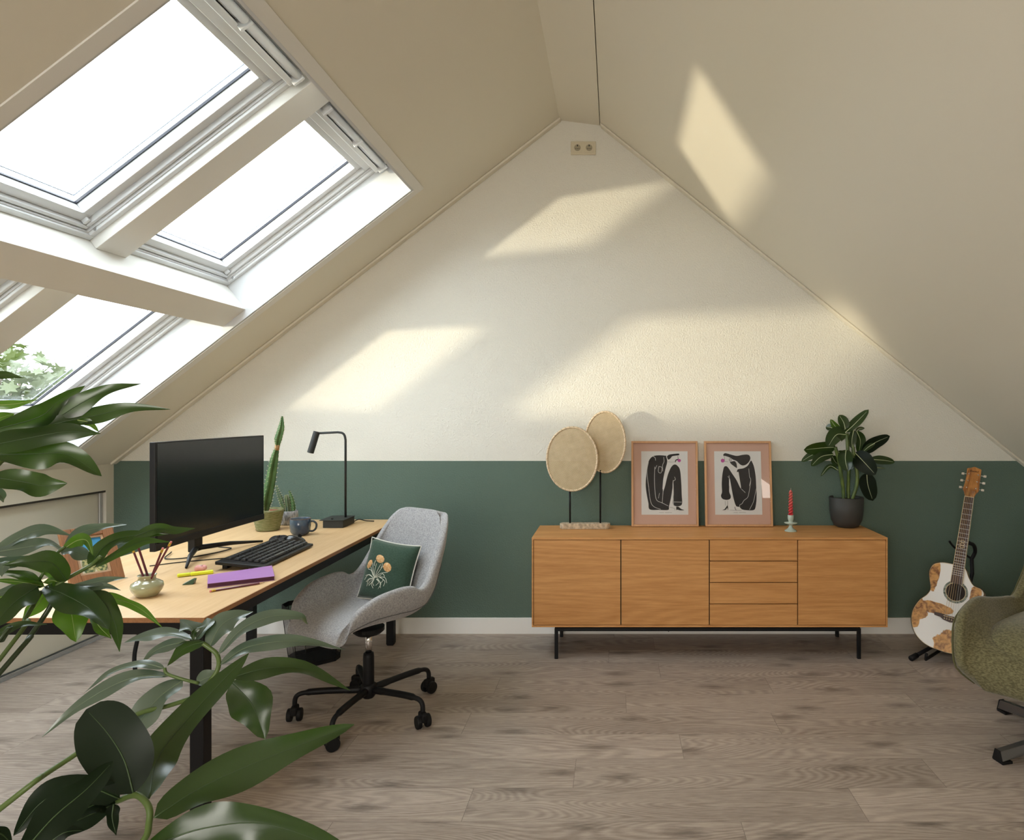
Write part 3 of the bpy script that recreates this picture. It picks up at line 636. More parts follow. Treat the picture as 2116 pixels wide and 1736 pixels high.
sh, sfn = shell('seat_shell', prof, M['grey_felt'], oc, .040, w_pow=.60, opw=1.35, sm=.10, sub=2, na=13, ns=26)
def seam(fn, u, v0, v1, off=.0, n=40, r=.0016):
    return [fn(u, v0 + (v1 - v0) * k / n) for k in range(n + 1)]
MB().tube([fn_ + Vector((0, 0, 0)) for fn_ in seam(sfn, .19, .02, .66)], .0018, 6).build('seam_piping', mat('grey_seam', (.12, .12, .125), .9), oc)
MB().tube([fn_ + Vector((0, 0, 0)) for fn_ in seam(sfn, .81, .02, .66)], .0018, 6).build('seam_piping', D.materials['grey_seam'], oc)
MB().lathe([(.055, .372), (.07, .385), (.07, .402), (.03, .406)], 24).build('seat_plate', M['black'], oc)
MB().tube([(0, 0, .27), (0, 0, .39)], .0145, 20).build('gas_lift', M['chrome'], oc, smooth=True)
MB().lathe([(.018, .095), (.022, .10), (.025, .12), (.0245, .265), (.022, .282), (.016, .284)], 24).build('lift_sleeve', M['black'], oc, smooth=True)
MB().lathe([(.022, .078), (.026, .082), (.034, .095), (.037, .118), (.034, .138), (.026, .145)], 28).build('hub', M['black'], oc, smooth=True)
for k in range(5):
    a = rad(-24 + 72 * k - 148); dx, dy = math.cos(a), math.sin(a)
    R = [(.028, .116), (.10, .121), (.20, .125), (.270, .124), (.300, .116), (.312, .098), (.314, .07)]
    MB().tube(cr([(dx * r, dy * r, z) for r, z in R], 4), [.016] * 4 + [.0145] * 8 + [.0105] * 12 + [.010], 12).build('base_arm', M['black'], oc, smooth=True)
    caster(oc, dx * .314, dy * .314, a + rad(60 + 40 * k), .08)
# cushion on it
def cushion_fn(w, h, t):
    def f(a, b, s):     # a,b in -1..1
        k = max(0, (1 - abs(a) ** 2.6)) ** .5 * max(0, (1 - abs(b) ** 2.6)) ** .5
        sx_ = 1 - .07 * (1 - b * b) * (abs(a)); sz_ = 1 - .07 * (1 - a * a) * abs(b)
        return Vector((a * w / 2 * sx_, -s * t / 2 * k, b * h / 2 * sz_))
    return f
def make_cushion(name, loc, rot, w, h, t, m, label, pipe=None):
    th = thing(name, loc, label, 'cushion'); th.rotation_euler = rot; f = cushion_fn(w, h, t); mb = MB()
    n = 17
    for s in (1, -1): mb.grid(n, n, lambda u, v: f(u * 2 - 1, v * 2 - 1, s))
    bmesh.ops.remove_doubles(mb.b, verts=mb.b.verts, dist=.0004)
    mb.build('cover', m, th, smooth=True)
    if pipe:
        P = [f(-1 + 2 * k / 12, -1, 0) for k in range(12)] + [f(1, -1 + 2 * k / 12, 0) for k in range(12)] + [f(1 - 2 * k / 12, 1, 0) for k in range(12)] + [f(-1, 1 - 2 * k / 12, 0) for k in range(12)]
        MB().tube(P, .0028, 8, closed=True).build('piping', pipe, th, smooth=True)
    return th, f
fa = rad(148)
fw_ = Vector((math.cos(rad(238)), math.sin(rad(238)), 0))
cl = Vector((ocx, ocy, 0)) - fw_ * .150 + Vector((-.03, 0, .622))
cu, cf = make_cushion('cushion', cl, (rad(-16), rad(5), fa + math.pi + rad(13)), .285, .29, .10, M['green_linen'], 'small dark green cushion embroidered with three orange flowers, on the office chair', M['thread'])
M['stitch'] = mat('pale_stitch', (.66, .68, .58), .8); M['ostitch'] = mat('orange_stitch', (.62, .30, .10), .85, noise=(160, .3, 2, (1, 1, 1), (.75, .52, .28)), bump=(260, .8, .003))
# embroidery laid out in cushion coordinates (-1..1), read off the photo
def cpx(x, y): return ((x - 940) / 620 + (y - 870) / 2600, (870 - y) / 720)
def emb(P, r=.0011):
    Q = cr([(*cpx(*p), 0) for p in P], 6); return [cf(q.x, q.y, 1) + Vector((0, -.0012, 0)) for q in Q]
ST = [[(740, 1060), (700, 900), (670, 720)], [(740, 1060), (640, 860), (620, 820)], [(750, 1050), (740, 900), (780, 720)], [(760, 1040), (860, 880), (960, 740)], [(760, 1040), (800, 900), (890, 720)], [(700, 1000), (640, 900), (540, 880)],
      [(780, 1030), (900, 920), (1070, 870)], [(920, 910), (980, 940), (990, 1000)], [(730, 780), (720, 740), (750, 650)], [(900, 800), (930, 740), (930, 690)],
      [(720, 1060), (600, 1000), (470, 1040)], [(720, 1060), (560, 1010), (440, 1140)], [(740, 1070), (600, 1090), (500, 1180)], [(730, 1080), (580, 1120), (520, 1280)], [(730, 1090), (620, 1150), (570, 1230)],
      [(730, 1090), (650, 1180), (580, 1260)], [(730, 1090), (660, 1200), (690, 1300)], [(730, 1090), (690, 1170), (720, 1240)], [(790, 1070), (850, 1130), (770, 1220)], [(800, 1060), (900, 1150), (820, 1290)],
      [(820, 1040), (880, 1130), (880, 1260)], [(860, 1010), (960, 1050), (910, 1130)], [(880, 1000), (1000, 1080), (960, 1200)], [(880, 1000), (1010, 1000), (1050, 1110)], [(780, 1040), (850, 1000), (920, 940)]]
mb = MB()
for s in ST: mb.tube(emb(s), .0012, 5)
mb.build('embroidered_stems', M['stitch'], cu)
for (x, y, rx_, ry_, an) in ((570, 765, 62, 120, -35), (865, 595, 110, 95, 0), (1055, 755, 100, 105, 0)):
    mb = MB(); ctr = None
    def fl(u, v):
        th = u * 2 * math.pi; r = v if v > .001 else .001; q = Vector((rx_ * r * math.cos(th), ry_ * r * math.sin(th))); c_, s_2 = math.cos(rad(-an)), math.sin(rad(-an))
        a, b = cpx(x + q.x * c_ - q.y * s_2, y + q.x * s_2 + q.y * c_); return cf(a, b, 1) + Vector((0, -.001 - .004 * (1 - r * r) - .0006 * math.sin(9 * th) * r, 0))
    mb.grid(36, 7, fl, closed_u=True); mb.build('embroidered_flower', M['ostitch'], cu, smooth=True)
# ---- waste basket
wb = thing('waste_basket', (-1.69, 3.66, 0), 'square black wire mesh waste basket with clipped corners behind the office chair', 'waste bin', rz=rad(42))
def mesh_mat():
    m = D.materials.new('wire_mesh'); m.use_nodes = True; nt = m.node_tree; b = nt.nodes['Principled BSDF']; L = nt.links.new
    b.inputs['Base Color'].default_value = (.02, .02, .022, 1); b.inputs['Roughness'].default_value = .4; b.inputs['Metallic'].default_value = .5
    t = nt.nodes.new('ShaderNodeTexCoord'); s = nt.nodes.new('ShaderNodeSeparateXYZ'); L(t.outputs['Object'], s.inputs[0])
    h = math_node(nt, 'ADD', s.outputs[0], s.outputs[1])
    a = math_node(nt, 'ABSOLUTE', math_node(nt, 'SINE', math_node(nt, 'MULTIPLY', math_node(nt, 'ADD', h, s.outputs[2]), 700)))
    c = math_node(nt, 'ABSOLUTE', math_node(nt, 'SINE', math_node(nt, 'MULTIPLY', math_node(nt, 'SUBTRACT', h, s.outputs[2]), 700)))
    L(math_node(nt, 'LESS_THAN', math_node(nt, 'MINIMUM', a, c), .36), b.inputs['Alpha']); return m
M['mesh'] = mesh_mat()
def octo(r, c, z):
    P = []
    for k in range(4):
        a = k * math.pi / 2; co_, si = math.cos(a), math.sin(a)
        for p in ((r, -(r - c)), (r, r - c)): P.append(Vector((p[0] * co_ - p[1] * si, p[0] * si + p[1] * co_, z)))
    return P
mb = MB(); A = [mb.b.verts.new(v) for v in octo(.115, .04, .022)]; B = [mb.b.verts.new(v) for v in octo(.142, .045, .292)]
for k in range(8): mb.face([A[k], A[(k + 1) % 8], B[(k + 1) % 8], B[k]])
mb.build('mesh_wall', M['mesh'], wb)
mb = MB()
for r, c, z0, z1 in ((.117, .04, .0, .024), (.143, .045, .286, .312)):
    a0 = octo(r, c, z0); a1 = octo(r, c, z1); i0_ = octo(r - .003, c, z0); i1_ = octo(r - .003, c, z1)
    vs = [[mb.b.verts.new(v) for v in q] for q in (a0, a1, i1_, i0_)]
    for k in range(8):
        for u, w in ((0, 1), (1, 2), (2, 3), (3, 0)): mb.face([vs[u][k], vs[u][(k + 1) % 8], vs[w][(k + 1) % 8], vs[w][k]])
mb.build('rim', M['black'], wb)
mb = MB(); mb.prism([(v.x, v.y) for v in octo(.114, .04, 0)], lambda x, y: Vector((x, y, .001)), lambda x, y: Vector((x, y, .004))); mb.build('bottom', M['black'], wb)
for p, q in list(zip(octo(.1155, .04, .022), octo(.1425, .045, .29)))[::1]: MB().tube([p, q], .002, 6).build('corner_wire', M['black'], wb)

# ---- sideboard
SX0, SX1, SY0, SY1, SZ0, SZ1 = -.465, 1.533, 3.65, 4.05, .180, .683
sb = thing('sideboard', ((SX0 + SX1) / 2, (SY0 + SY1) / 2, 0), 'long low oak sideboard with three doors and four drawers on black legs', 'sideboard')
ox, oy = sb.location.x, sb.location.y; t_ = .009
mb = MB(); X0, X1, Y0, Y1 = SX0 - ox, SX1 - ox, SY0 - oy, SY1 - oy
mb.box(X0, X1, Y0, Y1, SZ1 - .012, SZ1); mb.box(X0, X1, Y0, Y1, SZ0, SZ0 + .010); mb.box(X0, X0 + t_, Y0, Y1, SZ0 + .01, SZ1 - .012); mb.box(X1 - t_, X1, Y0, Y1, SZ0 + .01, SZ1 - .012)
mb.box(X0 + t_, X1 - t_, Y1 - .01, Y1, SZ0 + .01, SZ1 - .012)
mb.build('body', M['oak'], sb, bevel=.001)
MB().box(X0 + t_ + .001, X1 - t_ - .001, Y0 + .02, Y0 + .024, SZ0 + .011, SZ1 - .013).build('shadow_gap', M['gap'], sb)
cols = [X0 + t_, 0, 0, 0, X1 - t_]
for i, p in enumerate((1283, 1466, 1648.5)): cols[i + 1] = (p - CX) / FOC * SY0 - ox
g = .0028; za, zc = SZ0 + .010, SZ1 - .012
for i in (0, 1, 3): MB().box(cols[i] + g, cols[i + 1] - g, Y0 + .0015, Y0 + .019, za + g, zc - g).build('door', M['oak'], sb, bevel=.0006)
hh = (zc - za) / 4
for k in range(4): MB().box(cols[2] + g, cols[3] - g, Y0 + .0015, Y0 + .019, za + hh * k + g * .8, za + hh * (k + 1) - g * .8).build('drawer', M['oak'], sb, bevel=.0006)
lx0, lx1 = (1149.5 - CX) / FOC * 3.655 - ox, (1775.5 - CX) / FOC * 3.655 - ox
mb = MB()
for y in (Y0 + .012, Y1 - .03): mb.box(lx0, lx1, y - .010, y + .010, SZ0 - .024, SZ0 - .006)
for x in (lx0, lx1): mb.box(x - .010, x + .010, Y0 + .012, Y1 - .03, SZ0 - .024, SZ0 - .006)
for x in (lx0 + .05, 0, lx1 - .05): mb.box(x - .02, x + .02, Y0 + .03, Y1 - .05, SZ0 - .0065, SZ0 - .0003)
mb.build('leg_frame', M['black'], sb, bevel=.003)
for x in (lx0, lx1):
    for y in (Y0 + .012, Y1 - .03): MB().box(x - .010, x + .010, y - .010, y + .010, 0, SZ0 - .008).build('leg', M['black'], sb, bevel=.003)
cable('sideboard_cable', [(.0, 3.98, .155), (.12, 3.96, .150), (.22, 3.93, .13), (.30, 3.90, .09), (.325, 3.89, .075)], .0028, 'thin dark cable dangling underneath the sideboard')
# ---- rattan fans
def weave():
    m = D.materials.new('rattan_weave'); m.use_nodes = True; nt = m.node_tree; L = nt.links.new; b = nt.nodes['Principled BSDF']; out = nt.nodes['Material Output']
    t = nt.nodes.new('ShaderNodeTexCoord'); mp = nt.nodes.new('ShaderNodeMapping'); mp.inputs['Rotation'].default_value = (0, rad(38), 0); L(t.outputs['Object'], mp.inputs[0])
    s = nt.nodes.new('ShaderNodeSeparateXYZ'); L(mp.outputs[0], s.inputs[0])
    a = math_node(nt, 'ABSOLUTE', math_node(nt, 'SINE', math_node(nt, 'MULTIPLY', s.outputs[0], 430))); c = math_node(nt, 'ABSOLUTE', math_node(nt, 'SINE', math_node(nt, 'MULTIPLY', s.outputs[2], 430)))
    n = nt.nodes.new('ShaderNodeTexNoise'); n.inputs['Scale'].default_value = 30; L(t.outputs['Object'], n.inputs['Vector'])
    pr_ = math_node(nt, 'MULTIPLY', a, c); mx = nt.nodes.new('ShaderNodeMix'); mx.data_type = 'RGBA'; mx.inputs[6].default_value = (.26, .17, .07, 1); mx.inputs[7].default_value = (.80, .66, .44, 1)
    L(math_node(nt, 'ADD', math_node(nt, 'MULTIPLY', pr_, .8), math_node(nt, 'MULTIPLY', n.outputs[0], .5)), mx.inputs[0]); L(mx.outputs[2], b.inputs['Base Color']); b.inputs['Roughness'].default_value = .7
    L(math_node(nt, 'GREATER_THAN', math_node(nt, 'MAXIMUM', a, c), .40), b.inputs['Alpha'])
    tl = nt.nodes.new('ShaderNodeBsdfTranslucent'); tl.inputs[0].default_value = (.6, .45, .25, 1); ms_ = nt.nodes.new('ShaderNodeMixShader'); ms_.inputs[0].default_value = .2
    L(b.outputs[0], ms_.inputs[1]); L(tl.outputs[0], ms_.inputs[2]); L(ms_.outputs[0], out.inputs[0]); return m
M['weave'] = weave(); M['cane'] = mat('cane_rim', (.78, .62, .42), .55, noise=(60, .2, 2)); M['cane2'] = mat('cane_wrap', (.28, .17, .08), .6)
FY = 3.935
fn_ = thing('rattan_ornament', ((1209 - CX) / FOC * FY, FY, SZ1), 'ornament of two woven rattan discs on black rods in a stone base', 'ornament')
fx = fn_.location.x
hw = (1261 - 1157) / 2 / FOC * FY
mb = MB(); N = 10; pts = [(hw - .028 + .028 * math.cos(a_), .028 * math.sin(a_)) for a_ in [(-.5 + k / N) * math.pi for k in range(N + 1)]] + [(-hw + .028 - .028 * math.cos(a_), -.028 * math.sin(a_)) for a_ in [(-.5 + k / N) * math.pi for k in range(N + 1)]]
mb.prism(pts, lambda x, y: Vector((x, y, .0005)), lambda x, y: Vector((x, y, .034))); mb.build('stone_base', mat('travertine', (.60, .48, .34), .8, noise=(60, .45, 4), bump=(90, .8, .004)), fn_, bevel=.003)
def fan(pxc, pyc, R, yaw, y_off, zc_extra, rod_px):
    c = px(pxc, pyc, FY + y_off) - fn_.location
    f = D.objects.new('woven_disc', None); rx_ = (rod_px - CX) / FOC * FY - fx
    MB().tube([(rx_, 0, .034), (rx_, y_off * .8 + .006, c.z - R[1] * .93)], .0058, 10).build('rod', M['black'], fn_, smooth=True)
    D.objects.remove(f)
    Rm = Matrix.Translation(c) @ Matrix.Rotation(yaw, 4, 'Z')
    mb = MB(); N = 48
    ctr0 = [mb.b.verts.new(Rm @ Vector((R[0] * math.cos(k * 2 * math.pi / N), -.0012, R[1] * math.sin(k * 2 * math.pi / N)))) for k in range(N)]; mb.face(ctr0)
    o = mb.build('woven_disc', M['weave'], fn_, fix=False)
    MB().tube([Rm @ Vector((R[0] * math.cos(k * 2 * math.pi / N), 0, R[1] * math.sin(k * 2 * math.pi / N))) for k in range(N)], .0062, 8, closed=True).build('cane_hoop', M['cane'], fn_, smooth=True)
    mb = MB()
    for k in range(38):
        a = k * 2 * math.pi / 38; p = Vector((R[0] * math.cos(a), 0, R[1] * math.sin(a))); d = Vector((math.cos(a), 0, math.sin(a))); t = Vector((-math.sin(a), 0, math.cos(a)))
        q = [p + (d * math.cos(b) + Vector((0, 1, 0)) * math.sin(b)) * .0068 + t * .004 * math.cos(b) for b in [j * math.pi / 4 for j in range(8)]]
        mb.tube([Rm @ v for v in q], .0008, 4, closed=True)
    mb.build('cane_stitching', M['cane2'], fn_)
fan(1182, 948.5, (.153, .191), rad(-5), -.022, 0, 1178)
fan(1250.5, 913.5, (.122, .184), rad(-6), .016, 0, 1240.5)
# ---- leaning prints
M['mat_board'] = mat('blush_mount', srgb(200, 163, 146), .8); M['paper'] = mat('print_paper', (.70, .70, .69), .85); M['ink'] = mat('print_ink', (.012, .012, .016), .85); M['bubble'] = mat('magenta_ink', (.45, .06, .30), .7)
M['pictglass'] = M['glass']
def print_frame(x0, x1, label, fig):
    Yb = 4.0; a = px(x0, 1088, Yb); b = px(x1, 1088, Yb); w = b.x - a.x; h = .525
    t = thing('picture_frame', ((a.x + b.x) / 2, Yb, SZ1 + .002), label, 'framed print', rot=(rad(-6.5), 0, 0))
    e = .0125; w2 = w / 2
    mb = MB(); mb.box(-w2, -w2 + e, -.01, .012, 0, h); mb.box(w2 - e, w2, -.01, .012, 0, h); mb.box(-w2 + e, w2 - e, -.01, .012, 0, e); mb.box(-w2 + e, w2 - e, -.01, .012, h - e, h)
    mb.build('frame', M['frame'], t, bevel=.001)
    MB().box(-w2 + e + .0003, w2 - e - .0003, .002, .010, e + .0003, h - e - .0003).build('mount', M['mat_board'], t)
    MB().box(-w2 + e + .0003, w2 - e - .0003, -.0075, -.0055, e + .0003, h - e - .0003).build('glazing', M['pglass'], t)
    # paper: figure coordinates in zoomed photo pixels
    ax0, ay0, ax1, ay1, parts = fig
    pw, ph = w * .70, h * .745; pz = h * .135 - 0
    pp = MB().box(-pw / 2, pw / 2, .0012, .0019, pz, pz + ph).build('print_sheet', M['paper'], t)
    def cv(x, y): return ((x - ax0) / (ax1 - ax0) - .5) * pw, pz + (1 - (y - ay0) / (ay1 - ay0)) * ph
    lay = 0
    for m, kind, P in parts:
        lay += 1; yy = .0011 - lay * .00012
        if kind == 'poly':
            Q = [(p.x, p.y) for p in cr([(*cv(*p), 0) for p in P] + [(*cv(*P[0]), 0)], 5)[:-1]]
            MB().prism(Q, lambda x, z: Vector((x, yy + .0001, z)), lambda x, z: Vector((x, yy, z))).build('ink_shape', M[m], pp)
        else:
            Q = cr([(*cv(*p), 0) for p in P], 5); mb = MB(); r = kind
            for u, v in zip(Q, Q[1:]):
                if (v - u).length > 1e-5: mb.bar((u.x, yy, u.y), (v.x, yy, v.y), r, .0002, (0, -1, 0))
            mb.build('ink_line', M[m], pp)
    return t
F1 = (242, 232, 870, 1076, [
    ('ink', 'poly', [(580, 292), (480, 286), (400, 300), (350, 350), (322, 440), (308, 560), (300, 680), (312, 800), (335, 920), (352, 1005), (480, 1012), (600, 1012), (612, 965), (640, 850), (665, 700), (672, 640), (676, 800), (668, 945), (780, 948), (784, 800), (778, 620), (764, 480), (730, 425), (690, 410), (650, 440), (610, 520), (585, 600), (560, 700), (532, 770), (540, 650), (575, 500), (595, 400), (600, 360)]),
    ('paper', .006, [(585, 300), (600, 370), (575, 470), (545, 600), (532, 740)]),
    ('paper', .0022, [(340, 380), (318, 500), (338, 700), (365, 900), (410, 970), (500, 1005)]),
    ('paper', .0022, [(425, 440), (418, 600), (425, 760), (445, 880), (520, 920), (600, 960)]),
    ('paper', .0022, [(400, 300), (430, 320), (436, 355)]), ('paper', .0022, [(545, 310), (550, 370), (530, 420), (532, 500)]),
    ('paper', .0022, [(480, 435), (470, 500), (490, 522), (512, 515), (520, 450), (480, 435)]), ('paper', .0022, [(535, 760), (520, 920)]), ('paper', .0026, [(672, 620), (665, 700), (672, 945)]),
    ('paper', .0022, [(690, 575), (700, 610), (672, 630)]), ('paper', .0022, [(675, 908), (782, 910)]), ('paper', .0018, [(485, 790), (470, 860)]), ('paper', .0018, [(452, 420), (430, 470)]),
    ('ink', 'poly', [(590, 300), (620, 278), (680, 268), (750, 264), (752, 285), (700, 292), (660, 300), (640, 325), (610, 345), (595, 325)]),
    ('ink', .0025, [(735, 300), (742, 330), (735, 360)]), ('ink', 'poly', [(698, 378), (704, 350), (735, 335), (742, 345), (715, 358), (708, 378)]), ('ink', .0013, [(600, 372), (650, 378), (700, 372)]),
    ('bubble', 'poly', [(754, 335), (774, 345), (777, 362), (765, 377), (745, 376), (733, 360), (738, 343)]),
    ('ink', 'poly', [(708, 968), (740, 972), (775, 1000), (815, 1015), (760, 1018), (725, 1008), (710, 1014)]), ('ink', .0013, [(612, 975), (660, 985), (690, 1000), (685, 1018)]), ('ink', .0012, [(475, 1047), (540, 1048)]), ('ink', .0012, [(556, 1048), (648, 1048)])])
F2 = (1242, 238, 1885, 1080, [
    ('ink', 'poly', [(1755, 365), (1785, 440), (1805, 560), (1810, 700), (1812, 850), (1800, 950), (1775, 1015), (1690, 1022), (1610, 1010), (1575, 978), (1530, 965), (1500, 880), (1480, 780), (1460, 660), (1448, 600), (1442, 700), (1440, 780), (1458, 830), (1450, 870), (1400, 885), (1345, 870), (1325, 830), (1340, 780), (1338, 680), (1348, 560), (1370, 460), (1392, 438), (1425, 450), (1480, 530), (1540, 620), (1600, 735), (1585, 600), (1575, 530), (1570, 480), (1640, 465), (1700, 430), (1740, 370)]),
    ('paper', .0022, [(1715, 470), (1722, 580), (1738, 620), (1715, 760), (1690, 850), (1640, 890), (1610, 935), (1580, 950), (1580, 975)]), ('paper', .0022, [(1605, 740), (1660, 790)]), ('paper', .0022, [(1440, 560), (1442, 640), (1440, 700)]), ('paper', .0022, [(1808, 740), (1770, 900), (1735, 970), (1710, 1015)]),
    ('paper', .0018, [(1420, 575), (1442, 590)]), ('paper', .0018, [(1740, 620), (1715, 700)]),
    ('ink', 'poly', [(1365, 285), (1385, 266), (1420, 268), (1500, 290), (1560, 300), (1640, 285), (1710, 285), (1738, 320), (1725, 370), (1680, 415), (1630, 428), (1590, 410), (1550, 370), (1500, 350), (1450, 320), (1390, 300), (1372, 300)]),
    ('ink', 'poly', [(1455, 380), (1530, 375), (1552, 460), (1500, 430), (1465, 400)]), ('ink', .0028, [(1450, 340), (1462, 338), (1475, 350), (1470, 368), (1455, 368), (1448, 352), (1450, 340)]),
    ('ink', .0013, [(1378, 300), (1384, 340), (1378, 370), (1430, 378)]), ('ink', .0013, [(1550, 385), (1545, 440)]),
    ('bubble', 'poly', [(1355, 337), (1376, 345), (1383, 364), (1370, 385), (1348, 387), (1332, 372), (1336, 348)]),
    ('ink', 'poly', [(1548, 518), (1562, 480), (1620, 476), (1632, 500), (1600, 522), (1575, 512)]),
    ('ink', 'poly', [(1333, 1022), (1370, 1005), (1395, 975), (1412, 960), (1420, 1022), (1405, 990), (1385, 1015)]), ('ink', .0013, [(1378, 900), (1382, 960)]), ('ink', .0013, [(1412, 895), (1412, 960)]), ('ink', .003, [(1510, 975), (1515, 1000), (1528, 1020)]), ('ink', .0013, [(1440, 1018), (1500, 1020), (1600, 1022)]), ('ink', .0012, [(1490, 1051), (1550, 1051)]), ('ink', .0012, [(1566, 1051), (1660, 1051)])])
print_frame(1305, 1443.5, 'oak framed print of a hunched figure in a dark suit, next to the rattan discs', F1)
print_frame(1457.5, 1597, 'oak framed print of a crouching long-haired figure in heels, nearer the candle', F2)
# ---- candle and holder
cx0 = on_h(1635.5, 1100, SZ1); cx0.y += .035
ch = thing('candle_holder', (cx0.x + .005, cx0.y, SZ1), 'pale mint glazed candle holder with a saucer on the sideboard', 'candle holder')
MB().lathe([(.001, .001), (.035, 0), (.0365, .003), (.030, .008), (.016, .018), (.0105, .028), (.0095, .034), (.012, .040), (.034, .046), (.0385, .050), (.036, .053), (.014, .054), (.012, .058), (.015, .066), (.0175, .078), (.0175, .096), (.0155, .0965), (.0145, .088), (.001, .086)], 40).build('holder_body', mat('mint_glaze', (.42, .50, .44), .25, coat=.3), ch, smooth=True)
cn = thing('candle', (cx0.x + .005, cx0.y, SZ1 + .087), 'unlit twisted red and coral taper candle standing in the mint holder', 'candle')
def tw(u, v):
    a = u * 2 * math.pi; z = v * .157; r = (.0125 - .0035 * v) * (1 - .9 * max(0, v - .95) * 15 if v > .95 else 1)
    ph = v * 2 * math.pi * 4.2; lobe = 1 + .38 * math.cos(2 * (a - ph) / 2 + 0) if v > .07 else 1.0
    cxr = .0045 * (1 if v > .07 else 0)
    return Vector((max(r, .001) * math.cos(a) + cxr * math.cos(2 * ph), max(r, .001) * math.sin(a) + cxr * math.sin(2 * ph), z))
def tw2(u, v):
    a = u * 2 * math.pi; z = v * .157; k = 1 if v > .06 else v / .06
    r = .0135 - .0035 * v
    if v > .95: r *= max(.15, (1 - v) / .05)
    ph = v * 2 * math.pi * 4.5
    q = abs(math.cos(a - ph)); r2 = r * 1.12 * (1 - .62 * k * (1 - q) ** 1.2)
    return Vector((r2 * math.cos(a), r2 * math.sin(a), z))
def candle_mat():
    m = mat('red_wax', (.5, .02, .03), .35, coat=.2); nt = m.node_tree; t = nt.nodes.new('ShaderNodeTexCoord'); s = nt.nodes.new('ShaderNodeSeparateXYZ'); nt.links.new(t.outputs['Object'], s.inputs[0])
    r = nt.nodes.new('ShaderNodeMapRange'); r.inputs[1].default_value = 0; r.inputs[2].default_value = .16; nt.links.new(s.outputs[2], r.inputs[0]); mx = nt.nodes.new('ShaderNodeMix'); mx.data_type = 'RGBA'
    mx.inputs[6].default_value = (.50, .012, .028, 1); mx.inputs[7].default_value = (.60, .13, .11, 1); nt.links.new(r.outputs[0], mx.inputs[0]); nt.links.new(mx.outputs[2], nt.nodes['Principled BSDF'].inputs['Base Color']); return m
MB().grid(28, 90, tw2, closed_u=True).build('wax', candle_mat(), cn, smooth=True)
MB().tube([(0, 0, .155), (.0008, 0, .168)], .0011, 6).build('wick', mat('wick', (.6, .5, .4), .8), cn)
# ---- socket high on the gable
so = thing('double_socket', px(1205.5, 307, ZW - .0005), 'cream double power socket mounted high on the gable wall', 'socket')
M['sock'] = mat('cream_plastic', (.62, .56, .42), .4)
w_, h_ = .0785, .042
MB().box(-w_, w_, -.010, 0, -h_, h_).build('cover_plate', M['sock'], so, bevel=.003)
for s in (-1, 1):
    mb = MB(); mb.box(s * .0365 - .0275, s * .0365 + .0275, -.0125, -.0101, -.0275, .0275); q = mb.build('socket_insert', M['sock'], so, bevel=.001)
    R90 = Matrix.Translation((s * .0365, -.0127, 0)) @ Matrix.Rotation(rad(90), 4, 'X')
    MB().lathe([(.0205, 0), (.0205, .001), (.019, .0011)], 28, M=R90).build('socket_well', mat('socket_recess', (.34, .30, .21), .6), q)
    mb = MB()
    for dx in (-.010, 0, .010): mb.lathe([(.0025, .0012), (.0025, .0018)], 10, M=R90 @ Matrix.Translation((dx, -.007, 0)))
    mb.box(s * .0365 - .003, s * .0365 + .003, -.0146, -.0139, .008, .019); mb.build('socket_holes', M['rubber'], q)
# ================================================================ armchair (right edge)
ac = thing('armchair', (1.885, 2.66, 0), 'olive green chenille swivel armchair cut off by the right edge', 'armchair', rz=rad(217 - 90))
prof = [(.330, .285, .22, .06), (.338, .345, .29, .12), (.30, .392, .325, .165), (.16, .402, .345, .185), (0, .388, .352, .165), (-.17, .380, .350, .155), (-.29, .42, .338, .14), (-.345, .52, .325, .11), (-.38, .64, .305, .09), (-.41, .76, .27, .06), (-.43, .84, .22, .04), (-.44, .865, .17, .02)]
ash, afn = shell('seat_shell', prof, M['olive'], ac, .045, rnd=.03)
MB().tube([afn(.035, .02 + .93 * k / 50) for k in range(51)], .004, 6).build('edge_piping', mat('olive_piping', (.09, .085, .035), .9), ac, smooth=True)
MB().tube([afn(.965, .02 + .93 * k / 50) for k in range(51)], .004, 6).build('edge_piping', D.materials['olive_piping'], ac, smooth=True)
def pad(u, v):
    a = u * 2 - 1; b = v * 2 - 1; k = (1 - abs(a) ** 4) ** .5 * (1 - abs(b) ** 4) ** .5
    return Vector((a * .312 * (1 - .16 * max(b, 0) ** 3), .035 + b * .325 - .035 * max(b, 0) * a * a, (.375 + .150 * k) - .020 * max(b, 0) ** 3))
MB().grid(21, 21, pad).build('seat_pad', M['olive'], ac, smooth=True, sub=1)
MB().tube([(0, 0, .06), (0, 0, .375)], .024, 20).build('swivel_post', M['black'], ac, smooth=True)
MB().lathe([(.11, .345), (.12, .358), (.12, .368), (.04, .372)], 24).build('seat_plate', M['black'], ac)
M['gunmetal'] = mat('gunmetal', (.16, .16, .165), .3, metal=.85)
acl = ac.location; 
for k in range(4):
    aw = math.atan2(2.57 - acl.y, 1.49 - acl.x) - k * math.pi / 2 - rad(127); R_ = Matrix.Rotation(aw, 4, 'Z'); r0, r1 = .02, .375
    f = MB(); f.hexa([R_ @ Vector(q) for q in ((r0, -.024, .062), (r1, -.024, .012), (r1, .024, .012), (r0, .024, .062), (r0, -.016, .098), (r1, -.012, .048), (r1, .012, .048), (r0, .016, .098))])
    f = f.build('foot_arm', M['gunmetal'], ac, bevel=.002)
    MB().box(r1 - .045, r1 + .003, -.026, .026, 0, .011, M=R_).build('foot_pad', M['rubber'], f, bevel=.002)
    q = MB(); q.hexa([R_ @ Vector(v) for v in ((r1 + .0003, -.025, .005), (r1 + .005, -.025, .005), (r1 + .005, .025, .005), (r1 + .0003, .025, .005), (r1 + .0003, -.0125, .049), (r1 + .005, -.0125, .049), (r1 + .005, .0125, .049), (r1 + .0003, .0125, .049))]); q.build('end_cap', M['rubber'], f)
